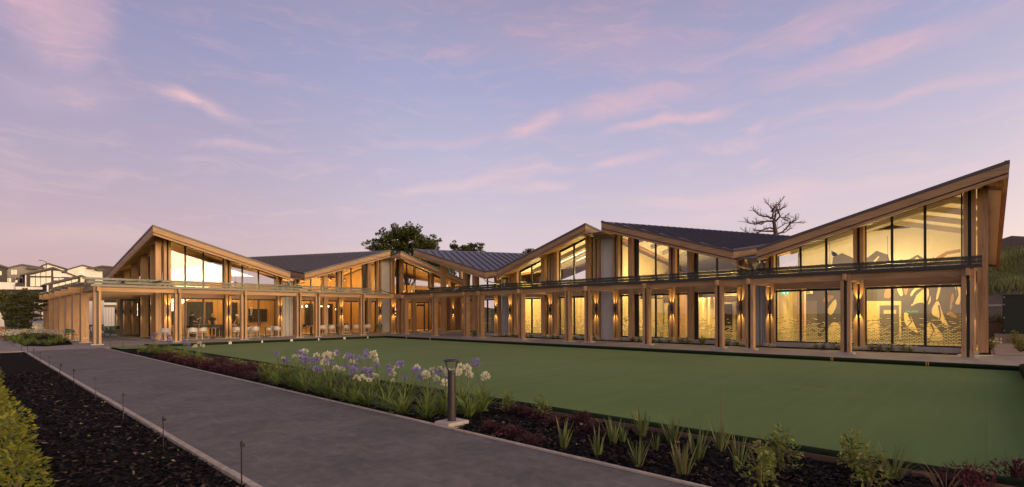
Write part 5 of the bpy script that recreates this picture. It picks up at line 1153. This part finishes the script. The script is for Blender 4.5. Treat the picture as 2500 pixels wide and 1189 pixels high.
# ================================================================== TREES
def leaf_cloud(m, centers, n, size, r, flat=0.6):
    for (c, R) in centers:
        c = Vector(c)
        for i in range(int(n * (R / size) ** 2)):
            d = Vector((r.gauss(0, 1), r.gauss(0, 1), r.gauss(0, 1) * flat)).normalized() * (R * r.uniform(0.35, 1.0) ** 0.6)
            q = c + Vector((d.x, d.y, d.z * flat)); L = size * r.uniform(0.6, 1.3)
            u = Vector((r.uniform(-1, 1), r.uniform(-1, 1), r.uniform(-0.5, 0.7))).normalized(); v = u.cross(Vector((r.uniform(-.6, .6), r.uniform(-.6, .6), 1))).normalized()
            m.add([q - u * L * .5, q + v * L * .28, q + u * L * .5, q - v * L * .28], [(0, 1, 2, 3)])
def tree(name, base, label, outline, depthR, lmat, n, size, trunk_r, seed, flat=0.6, group=None, blobs=None):
    """outline: (px, py, radius_m) blobs of the crown at the tree's distance, pushed to and fro in depth"""
    r = random.Random(seed); o = empty(name, base, 0, label, 'tree', group, world=True); D = base.dot(FW); cen = []
    for (px, py, R) in outline:
        d = ray(px, py); s = D / d.dot(FW)
        for k in range(2):
            dd = r.uniform(-depthR, depthR) * (0.6 if k else 0.3); cen.append((Vector((0, 0, CAM_H)) + d * s + FW * dd, R * r.uniform(0.8, 1.1)))
    m = MB(); top = sum((c for c, _ in cen), Vector()) / len(cen)
    m.tube([base, base.lerp(top, 0.5) + Vector((.2, .1, 0)), top], [trunk_r, trunk_r * .7, trunk_r * .35], 9)
    for c, R in cen[::2]: m.tube([base.lerp(top, r.uniform(0.35, 0.85)), (base.lerp(top, 0.8) + c) / 2 + Vector((0, 0, .3)), c], [trunk_r * .38, trunk_r * .22, 0.03], 6)
    m.obj('trunk', BARK, o)
    m = MB(); sub = []
    for c, R in cen:
        for k in range(max(6, int(8 * R))):
            a = Vector((r.gauss(0, 1), r.gauss(0, 1), r.gauss(0, .7))).normalized() * R * r.uniform(0.2, 0.95); sub.append((c + a, R * r.uniform(0.30, 0.50)))
    leaf_cloud(m, sub, n, size, r, flat); m.obj('crown', lmat, o); return o
def gpt(px, depth, z): d = ray(px, 700); s = depth / d.dot(FW); return Vector((d.x * s, d.y * s, z))
tree('evergreen_tree', gpt(985, 78, -.3), 'tall dark evergreen tree rising behind the middle roofs', [(925, 592, 1.3), (912, 605, 1.0), (950, 585, 1.6), (940, 610, 1.6), (975, 568, 1.6), (992, 562, 1.3), (1000, 580, 1.9), (975, 600, 2.0), (1020, 575, 1.4), (1035, 595, 1.7), (1058, 585, 1.0), (1060, 606, 1.2), (1010, 615, 2.2), (950, 640, 2.2), (1000, 650, 2.5), (1050, 640, 2.0), (1085, 660, 1.6)], 4.5, L_TREE, 26, 0.36, 0.5, 7, 0.75)
tree('evergreen_tree', gpt(1140, 88, -.3), 'lighter green tree just right of the tall dark tree', [(1108, 606, 1.0), (1128, 604, .9), (1150, 603, 1.0), (1172, 607, 1.0), (1140, 618, 1.6), (1118, 620, 1.4), (1165, 622, 1.5), (1140, 640, 2.0)], 3.0, L_TREE2, 26, 0.34, 0.35, 8, 0.75)
tree('evergreen_tree', gpt(1290, 95, -.3), 'small dark treetop peeping over the roof valley', [(1292, 612, .8), (1282, 618, .8), (1300, 618, .9), (1290, 630, 1.4)], 2.0, L_TREE, 26, 0.34, 0.3, 9, 0.75)
tree('layered_tree', gpt(64, 41, -.1), 'layered spreading shrub tree left of the outdoor kitchen', [(60, 712, .55), (40, 722, .6), (85, 725, .6), (20, 735, .6), (62, 735, .8), (100, 738, .55), (120, 728, .4), (10, 752, .55), (40, 755, .8), (75, 755, .8), (105, 755, .45), (25, 775, .6), (55, 778, .8), (80, 772, .6), (40, 795, .6), (65, 795, .7), (30, 810, .4), (55, 812, .5)], 0.9, L_OLIVE, 24, 0.13, 0.09, 10, 0.45)
# bare tree on the rise behind the right wing
def bare_tree():
    base_d = 62.0; r = random.Random(4); D = base_d
    def W(px, py, dd=0.0): d = ray(px, py); s = D / d.dot(FW); return Vector((0, 0, CAM_H)) + d * s + FW * dd
    b = W(1896, 590); b.z = 3.0
    o = empty('bare_tree', b, 0, 'leafless tree with tangled branches standing behind the dark roof', 'tree', world=True)
    m = MB(); s = 20.0     # px per metre
    m.tube([b, W(1895, 585), W(1893, 565), W(1890, 545), W(1887, 538)], [.40, .30, .25, .20, .15], 9); m.obj('trunk', BARK, o)
    limbs = [[(1891, 541), (1884, 530), (1885, 519), (1881, 512), (1872, 504), (1865, 496)], [(1883, 517), (1890, 506), (1900, 497), (1904, 491)], [(1890, 540), (1896, 525), (1897, 515), (1905, 503), (1912, 496)], [(1893, 541), (1902, 529), (1897, 521), (1894, 519), (1885, 518)],
             [(1897, 515), (1910, 508), (1924, 503)], [(1889, 540), (1876, 539), (1862, 541), (1850, 545), (1838, 542), (1826, 537)], [(1866, 541), (1857, 548), (1845, 548), (1838, 545)], [(1884, 534), (1874, 529), (1862, 529), (1850, 526), (1842, 520), (1836, 517)],
             [(1894, 564), (1878, 564), (1863, 563), (1850, 568), (1842, 572), (1830, 565), (1817, 554)], [(1893, 560), (1880, 556), (1866, 560), (1852, 564), (1840, 564)], [(1896, 571), (1908, 568), (1918, 556), (1926, 547), (1936, 540), (1934, 534)], [(1928, 545), (1940, 545), (1953, 548)], [(1896, 570), (1912, 568), (1920, 564), (1926, 558)], [(1895, 560), (1905, 553), (1912, 548), (1926, 545), (1908, 541), (1900, 538)], [(1902, 529), (1908, 533), (1914, 534)], [(1887, 530), (1895, 520), (1893, 508)]]
    for li, pts in enumerate(limbs):
        dz = r.uniform(-1.6, 1.6); P = [W(x, y, dz * i / len(pts)) for i, (x, y) in enumerate(pts)]; n = len(P); r0 = 0.13 if li < 11 else 0.07
        m = MB(); m.tube(P, [max(0.03, r0 * (1 - i / n)) for i in range(n)], 6); L = m.obj('limb', BARK, o)
        t = MB()
        for i in range(1, n):
            for k in range(4 if i > 1 else 1):
                q = P[i - 1].lerp(P[i], r.random()); d = (P[i] - P[i - 1]).normalized(); d = (d + Vector((r.uniform(-1, 1), r.uniform(-1, 1), r.uniform(-.3, 1.1)))).normalized(); ln = r.uniform(.3, .85)
                e = q + d * ln; t.tube([q, q.lerp(e, .5) + Vector((0, 0, r.uniform(-.05, .12))), e], [.028, .022, .014], 4, False)
                for _ in range(2):
                    d2 = (d + Vector((r.uniform(-1, 1), r.uniform(-1, 1), r.uniform(-.4, 1)))).normalized(); q2 = q.lerp(e, r.uniform(.4, 1)); t.tube([q2, q2 + d2 * r.uniform(.2, .45)], [.018, .011], 3, False)
        t.obj('twigs', BARK, L)
bare_tree()

# ================================================================== BEYOND THE BUILDING
# rising ground behind, left, with houses; grassy bank on the right
def terrain(name, x0, x1, y0, y1, nx, ny, fn, mat):
    m = MB(); vs = [(x0 + (x1 - x0) * i / nx, y0 + (y1 - y0) * j / ny, 0) for i in range(nx + 1) for j in range(ny + 1)]; vs = [(x, y, fn(x, y)) for x, y, _ in vs]
    m.add(vs, [(i * (ny + 1) + j, (i + 1) * (ny + 1) + j, (i + 1) * (ny + 1) + j + 1, i * (ny + 1) + j + 1) for i in range(nx) for j in range(ny)]); return struct(m.obj(name, mat, None, True))
def ss(a, b, x): t = max(0, min(1, (x - a) / (b - a))); return t * t * (3 - 2 * t)
def hillz(x, y): return -0.35 + 8.0 * ss(80, 165, y) + 3.5 * ss(165, 240, y) + 0.4 * math.sin(x * .11 + y * .07)
terrain('hillside', -160, 120, 70, 420, 40, 50, hillz, GROUNDM)
def bankz(x, y):  # out of view the bank is raised to block the windows' reflected afterglow
    t = -0.38 + (2.4 * ss(40.5, 45, x) + 5.9 * ss(45.5, 62, x)) * ss(16, 8, y) + 5.0 * ss(-14, -40, y) * ss(46, 66, x) + 0.22 * math.sin(x * 1.3 + y * .9) * ss(41, 46, x) + 0.15 * math.sin(x * .6 - y * 1.7) * ss(41, 46, x); return t
def bankmat():
    m, t = newmat('bank_soil_grass'); c = oc(t); z = t.new('ShaderNodeSeparateXYZ', i_0=c).outputs[2]; n = t.noise(c, 0.9, 6, .65); n2 = t.noise(c, 9, 5, .7)
    f = t.mapr(t.math('ADD', z, t.math('MULTIPLY', t.math('SUBTRACT', n, .5), 1.6)), 2.9, 3.5, 0, 1, True); f2 = t.mapr(t.math('ADD', z, t.math('MULTIPLY', t.math('SUBTRACT', n, .5), 1.4)), 6.6, 7.2, 0, 1, True)
    soil = t.ramp(n2, [(.35, (.085, .066, .052, 1)), (.6, (.17, .138, .11, 1)), (.72, (.30, .26, .22, 1))]); grass = t.ramp(n2, [(.3, (.06, .08, .022, 1)), (.7, (.16, .16, .055, 1))]); top = t.ramp(n2, [(.3, (.07, .055, .045, 1)), (.7, (.13, .11, .09, 1))])
    cc = t.mix(f2, t.mix(f, soil, grass), top); b = bsdf(t, cc, .95, 0, .1, n2, .8, .1); t.l.new(b.outputs[0], t.out.inputs[0]); return m
terrain('earth_bank', 40.5, 130, -130, 18, 70, 90, bankz, bankmat())
r = random.Random(9); m = MB()
for i in range(15000):
    x = r.uniform(47, 60); y = r.uniform(-7.5, 0.8); z = bankz(x, y)
    band = 0.5 + 0.5 * math.sin(z * 2.6 + 0.5 * math.sin(y)); 
    if z < 2.9 + r.uniform(-.2, .3) or z > 6.9 or r.random() > 0.35 + 0.65 * band: continue
    a = r.uniform(0, 6.283); h = r.uniform(.18, .5) * (.6 + .6 * band); wd = .03; dx, dy = math.cos(a), math.sin(a); l = r.uniform(-.25, .25)
    m.add([(x - dx * wd, y - dy * wd, z - .05), (x + dx * wd, y + dy * wd, z - .05), (x + l * dy + dx * .01, y - l * dx, z + h)], [(0, 1, 2)])
g = m.obj('bank_grass', L_HILL); tag(g, 'rough long grass growing on the earth bank at the right', 'grass', None, 'stuff')

# cabinet, plinth and planter at the right edge
c = at(2449, 815, X=38.2)
cb_ = empty('utility_cabinet', (38.2, c.y - 1.2, 0.0), 0, 'dark green steel utility cabinet on a concrete plinth at the right edge', 'cabinet', world=True)
MB().box(38.2, 39.6, c.y - 2.4, c.y, 0.45, 2.52).obj('body', DARKG, cb_); MB().box(38.18, 38.198, c.y - 1.19, c.y - 0.02, 0.5, 2.47).obj('door', DARKG, cb_); MB().box(38.18, 38.198, c.y - 2.38, c.y - 1.21, 0.5, 2.47).obj('door', DARKG, cb_)
for z in (0.6, 1.3, 2.0, 2.4): MB().box(38.16, 38.18, c.y - 0.06, c.y - 0.02, z, z + 0.05).obj('hinge', ALU, cb_)
MB().box(37.5, 39.8, c.y - 2.6, c.y + 0.35, -0.1, 0.44).obj('plinth', CONC, cb_); MB().box(38.15, 39.65, c.y - 2.45, c.y + 0.03, 2.52, 2.56).obj('lid', DARKG, cb_)
w0, w1 = at(2404, 800, X=40.2).y, at(2452, 800, X=40.2).y
wl = empty('planter_wall', (40.2, w0, 0), 0, 'low dark grey planter wall behind the end of the building', 'wall', world=True); MB().box(40.2, 40.45, w1 - 3, w0 + 1.2, -0.1, 1.05).obj('wall_face', HGREY, wl); MB().box(40.17, 40.6, w1 - 3, w0 + 1.2, 1.05, 1.09).obj('coping', HDARK, wl)
for i in range(4): shrub('planter_shrub', 40.9, w0 - 0.1 - i * 0.5, 'dark green shrub above the planter wall, %s from the post' % ORD[i], 'shrub', 'shrubs above the planter wall', SHB, TWR, 1.5, 1.0, 1.0)
rl = empty('retaining_ledge', (43.5, w0, 0), 0, 'pale stone ledge at the foot of the earth bank', 'wall', world=True); MB().box(43.3, 44.2, -9, 1.5, 0.0, 1.98).obj('ledge', CONC, rl); MB().box(43.25, 43.4, -9, 1.5, 1.98, 2.1).obj('rail', ALU, rl)

# left: bed with white flowers, outdoor kitchen, walls, houses
pts = [at(x, y, z=0.0) for x, y in ((22, 826), (60, 845), (110, 846), (178, 841), (168, 832), (120, 823), (60, 820))]
m = MB(); m.prism([Vector((p.x, p.y, 0.014)) for p in pts], (0, 0, -0.03)); struct(m.obj('planting_bed', MULCH))
WFP = [dotflower_mesh('flowers', 140 + i, 60, 0.42, 0.55, 0.045) for i in range(2)]
LG2 = clump_mesh('leaves', L_SHRUB, 60, 0.5, 0.03, (0.1, 0.9), (0.4, 1.3), 0.12, 150)
k_ = 0
for i, (px, py) in enumerate(((12, 822), (24, 825), (36, 823), (48, 826), (60, 822), (72, 824), (84, 822), (96, 824), (110, 823), (122, 824), (134, 826), (142, 828), (18, 832), (30, 830))):
    p = at(px, py, z=0.0); o = empty('flowering_clump', (p.x, p.y, 0.0), RND.uniform(0, 6), 'white flowering clump before the outdoor kitchen, %s from the left' % ORD[i], 'plant', 'white flowering clumps by the outdoor kitchen'); link('leaves', LG2, o); link('flowers', WFP[i % 2], o)['kind'] = 'stuff'
for i, (px, py) in enumerate(((40, 838), (62, 842), (93, 840), (118, 842), (135, 838), (152, 836), (48, 832), (76, 834))):
    p = at(px, py, z=0.0); o = empty('strappy_clump', (p.x, p.y, 0.0), RND.uniform(0, 6), 'bright green strappy clump in the left corner bed, %s from the left' % ORD[i], 'plant', 'green clumps of the left corner bed'); link('leaves', RND.choice(AGA), o); o.scale = (1.3, 1.3, 1.3)
a, b = at(45, 815, Y=60.5), at(134, 815, Y=60.5)
kt = empty('outdoor_kitchen', ((a.x + b.x) / 2, 60.8, 0), 0, 'grey concrete outdoor kitchen counter with a tall back wall', 'counter', world=True)
MB().box(a.x, b.x + .8, 61.3, 61.5, -.02, 1.32).obj('back_wall', CONCL, kt); MB().box(a.x, a.x + 0.22, 60.4, 61.3, -.02, 1.31).obj('side_wall', CONC, kt); MB().box(a.x + .22, b.x + .8, 60.55, 61.3, 0.78, 0.86).obj('counter_top', CONCL, kt); MB().box(a.x + .22, b.x + .8, 60.7, 61.28, 0.0, 0.78).obj('cupboard', HWHITE, kt)
a, b = at(78, 800, Y=60.3), at(117, 800, Y=60.3)
bq = empty('barbecue', ((a.x + b.x) / 2, 60.3, 0.0), 0, 'stainless steel hooded gas barbecue in front of the concrete counter', 'barbecue', world=True)
MB().box(a.x, b.x, 60.2, 60.65, 0.05, 0.62).obj('cabinet', STAIN, bq); MB().box(a.x - .02, b.x + .02, 60.15, 60.68, 0.62, 0.80).obj('control_panel', STAIN, bq, bevel=0.01)
for k in range(4): MB().tube([(a.x + (b.x - a.x) * (k + .7) / 4.4, 60.15, 0.71), (a.x + (b.x - a.x) * (k + .7) / 4.4, 60.11, 0.71)], 0.035, 10).obj('knob', BLACKP, bq)
m = MB(); m.prism([(a.x + .02, 60.2, .8), (a.x + .02, 60.66, .8), (a.x + .02, 60.66, 1.02), (a.x + .02, 60.45, 1.06), (a.x + .02, 60.22, .98)], (b.x - a.x - .04, 0, 0)); m.obj('hood', STAIN, bq); MB().tube([(a.x + .08, 60.14, .92), (b.x - .08, 60.14, .92)], 0.02, 8).obj('handle', ALU, bq)
p = at(64, 816, Y=59.0); chair('green', p.x, 59.0, 3.0, 'green tub chair beside the stainless barbecue', 'green tub chairs')
# pavilion with blinds and a white fascia behind the kitchen
a, b = at(84, 780, Y=78), at(345, 780, Y=78)
pvn = empty('garden_pavilion', ((a.x + b.x) / 2, 78, 0), 0, 'low pavilion with white fascia and pale vertical blinds behind the colonnade', 'building', world=True)
zt = at(100, 737, Y=78).z; MB().box(a.x, b.x, 78, 84, -.3, zt - 0.3).obj('wall', HGREY, pvn); MB().box(a.x - .4, b.x + .4, 77.6, 84.4, zt - .3, zt).obj('fascia', HWHITE, pvn); 
for i in range(7):
    x = a.x + .5 + i * 1.75; f = MB().box(x, x + 1.5, 77.94, 77.99, 0.2, zt - .5).obj('window', HDARK, pvn)
    if i % 3 != 2:
        for k in range(9): MB().box(x + .08 + k * .15, x + .2 + k * .15, 77.91, 77.935, .25, zt - .55).obj('blind_slat', HWHITE, f)
p0, p1 = at(221, 760, Y=66), at(248, 760, Y=66)
fw = empty('garden_wall', (p0.x, 66, 0), 0, 'white rendered garden wall seen between the verandah posts', 'wall', world=True); MB().box(p0.x - .3, p1.x + .2, 66, 66.2, -.3, at(230, 733, Y=66).z).obj('wall_face', HWHITE, fw); MB().box(p0.x - .3, p1.x + .2, 65.9, 66.0, .5, .62).obj('rail', HDARK, fw)
m = MB(); q0, q1 = at(-30, 800, Y=68), at(14, 800, Y=68); fw2 = empty('garden_wall', (q0.x, 68, 0), 0, 'white curved garden wall at the left edge behind the layered tree', 'wall', world=True)
m.prism([(q0.x, 68, -.2), (q1.x, 68, -.2), (q1.x - .15, 68, 1.4), (q1.x - .6, 68, 2.4), (q0.x, 68, 2.6)], (0, .3, 0)); m.obj('wall_face', HWHITE, fw2)
p = at(1, 825, Y=52); pl_ = empty('terracotta_planter', (p.x, 52, 0), 0, 'round rust brown planter cut by the left edge of the picture', 'planter'); m = MB(); m.lathe([(.22, 0), (.30, .2), (.32, .75), (.30, .78), (.27, .74)], n=20); m.obj('pot', plain('rust_pot', (.30, .12, .05), .7), pl_, True); m = MB(); m.lathe([(.02, .71), (.27, .72)], n=20); m.obj('soil', MULCH, pl_)

# ---- houses on the hillside: fronts measured in the picture, each at its own distance, with depth and overhanging roofs
def house(label, Y, poly, wallm, roofs, wins, dep=9.0, pane=HGLASS, extra=()):
    W = lambda x, y: at(x, y, Y=Y); P = [W(x, y) for x, y in poly]; b = Vector((sum(p.x for p in P) / len(P), Y, min(p.z for p in P) - 2.5))
    o = empty('hill_house', b, 0, label, 'house', 'houses on the hillside', world=True)
    low = [Vector((p.x, p.y, p.z if p.z > min(q.z for q in P) + 0.05 else p.z - 2.5)) for p in P]
    MB().prism(low, (0, dep, 0)).obj('wall', wallm, o)
    for (x0, y0, x1, y1) in roofs:
        p0, p1 = W(x0, y0), W(x1, y1); m = MB(); p0.y -= .5; p1.y -= .5
        m.prism([p0, p1, p1 + Vector((0, 0, -.42)), p0 + Vector((0, 0, -.42))], (0, dep + 1.0, 0)); m.obj('roof', HROOF, o)
    for wq in wins:
        q = [W(x, y) for x, y in wq]; c_ = sum(q, Vector()) / len(q)
        m = MB(); m.prism([Vector((c_.x + (p.x - c_.x) * 1.08, Y - .02, c_.z + (p.z - c_.z) * 1.1)) for p in q], (0, -.06, 0)); f = m.obj('window', HDARK, o)
        m = MB(); m.prism([Vector((p.x, Y - .085, p.z)) for p in q], (0, -.02, 0)); m.obj('pane', pane, f)
    for (mat, x0, y0, x1, y1, d0, d1) in extra:
        p0, p1 = W(x0, y0), W(x1, y1); MB().box(p0.x, p1.x, Y - d0, Y - d1, p1.z, p0.z).obj('wall_panel', mat, o)
    return o
def R4(x0, y0, x1, y1): return [(x0, y0), (x1, y0), (x1, y1), (x0, y1)]
house('dark house with sloping roof at the far left edge', 178, [(-60, 705), (-60, 640), (-20, 642), (18, 653), (18, 705)], HDARK, [(-62, 637, -20, 640), (-20, 640, 21, 652)], [R4(-12, 662, 4, 672)])
house('grey gabled house with three windows above the layered tree', 200, [(16, 692), (16, 655), (53, 647), (106, 655), (106, 692)], HGREY, [(13, 653.5, 53.5, 644.5), (53.5, 644.5, 109, 653)], [R4(27, 658.5, 33.5, 670.5), R4(34.5, 658.5, 41.5, 670.5), R4(13.5, 679, 20, 689), R4(21, 679, 27, 689), R4(37, 679, 43.5, 690), R4(48, 679, 54, 690)], extra=[(HROOF, 66, 652, 92, 658, 1.5, .1), (HGREY, 7, 670, 16, 692, 1.0, 0.0)])
house('white gable with dark roof behind the big glazed house', 215, [(105, 690), (105, 648), (117, 644), (128, 649), (170, 662), (170, 690)], HWHITE, [(103, 646.5, 117.5, 642), (117.5, 642, 182, 661)], [R4(110, 650, 113, 654)])
sl = lambda x: 667.5 + (x - 56) * (651.5 - 667.5) / (128.5 - 56)
house('dark mono-pitch house with tall glowing windows, centre of the hillside', 186, [(62, 706), (62, 669), (128.5, 655), (182, 674), (182, 706)], HDARK, [(54, 668.5, 129, 651.5), (129, 651.5, 187, 673.5)],
      [[(73.5, 673.4), (85.5, 673.4), (85.5, sl(85.5) + 8.5), (73.5, sl(73.5) + 8.2)][::-1]] + [[(x, 674), (x + 11.5, 674), (x + 11.5, sl(x + 11.5) + 8), (x, sl(x) + 8)][::-1] for x in (87, 100, 113)] + [R4(x, 678, x + 11.5, 699) for x in (74, 87, 100, 113)] + [R4(131, 679, 143, 684.5), R4(145, 679, 156, 684.5)],
      extra=[(HWHITE, 61, 671, 64, 702, .3, .05), (HWHITE, 130, 661, 150, 677, .12, .03), (HWHITE, 150, 667, 178, 677, .12, .03)])
house('white gabled house with dark lean-to roof, right on the hillside', 206, [(165, 692), (165, 658), (200, 649), (250, 660), (250, 692)], HWHITE, [(163, 657, 200.5, 646), (200.5, 646, 254, 658.5)], [R4(176, 661, 182, 668.5), R4(183.5, 661, 189.5, 668.5), R4(219.5, 662.5, 226.5, 670), R4(209.5, 662, 211, 669), R4(232, 662.5, 236, 671)], extra=[(HROOF, 212, 653.5, 233, 657, 1.6, .1), (HROOF, 233, 657, 254, 662, 1.6, .1)])
house('dark roofed house behind the clubhouse gable', 232, [(234, 692), (234, 653), (248, 650), (300, 655), (300, 692)], HDARK, [(232, 651, 248, 648), (248, 648, 305, 653)], [R4(240, 664, 246, 672)])
s5 = lambda x: 692 + (x - 110) * (671 - 692) / (196 - 110)
house('low mono-pitch house with strip of glowing windows, nearest on the hillside', 150, [(114, 716), (114, 695), (196, 675), (228, 685), (228, 716)], HDARK, [(109, 692.5, 196.5, 671), (196.5, 671, 232, 683)],
      [[(x, s5(x) + 14.5), (x + 14, s5(x + 14) + 14.5), (x + 14, s5(x + 14) + 8.5), (x, s5(x) + 7.5)] for x in (129, 144.5, 160, 175.5)], extra=[(HWHITE, 114, 696, 118, 712, .3, .05), (HWHITE, 196, 677, 206, 690, .12, .03)])
p0, p1 = at(-20, 712, Y=172), at(37, 690, Y=172); tw_ = empty('terrace_wall', (p0.x, 172, p0.z), 0, 'white rendered terrace wall below the grey gabled house', 'wall', world=True); MB().box(p0.x, p1.x, 172, 172.4, p0.z - 3, p1.z).obj('wall_face', HWHITE, tw_)
p0, p1 = at(38, 707, Y=171), at(113, 701.5, Y=171); tb = empty('balcony', (p0.x, 171, p0.z), 0, 'white edged balcony with dark railing below the glowing windows', 'balcony', world=True); MB().box(p0.x, p1.x, 171, 178, p0.z, p1.z).obj('slab', HWHITE, tb); q = at(38, 691, Y=171); q2 = at(61, 691, Y=171); MB().box(p0.x, q2.x, 171.1, 171.2, p1.z, q.z).obj('railing', HDARK, tb); MB().box(p0.x + .5, p1.x, 174, 177, p0.z - 3.2, p0.z - .01).obj('undercroft', HDARK, tb)
b = at(113, 660, Y=190); lt = at(113, 637.5, Y=190); sl_ = empty('street_lamp', (b.x, 190, b.z), 0, 'slim street lamp above the hillside roofs', 'street lamp', world=True); MB().tube([(b.x, 190, b.z - 4), (b.x, 190, lt.z - .3)], .09, 6).obj('pole', HDARK, sl_); MB().tube([(b.x, 190, lt.z - .3), (b.x - .5, 190, lt.z), (b.x - 1.1, 190, lt.z + .1)], .07, 6).obj('arm', HDARK, sl_); MB().box(b.x - 1.5, b.x - .9, 189.85, 190.15, lt.z + .05, lt.z + .2).obj('lamp_head', HDARK, sl_)
for i, (px, py, R) in enumerate(((10, 724, 1.3), (30, 728, 1.1), (-12, 722, 1.5), (140, 722, 1.2), (165, 726, 1.2), (190, 728, 1.0), (210, 726, 1.0))):
    p = at(px, py, Y=105); o = empty('hillside_shrub', (p.x, 105, p.z - R), 0, 'dark rounded shrub on the hillside below the houses, %s from the left' % ORD[i], 'shrub', 'hillside shrubs', world=True); m = MB(); leaf_cloud(m, [(p, R), (p + Vector((.8, .3, -.3)), R * .8), (p + Vector((-.7, 0, -.3)), R * .8)], 16, .3, random.Random(i), .8); m.obj('foliage', L_OLIVE, o); MB().tube([(p.x, 105, hillz(p.x, 105)), (p.x, 105, p.z)], [.12, .06], 6).obj('stem', BARK, o)
for o in bpy.data.objects:
    if '_o' in o: del o['_o']
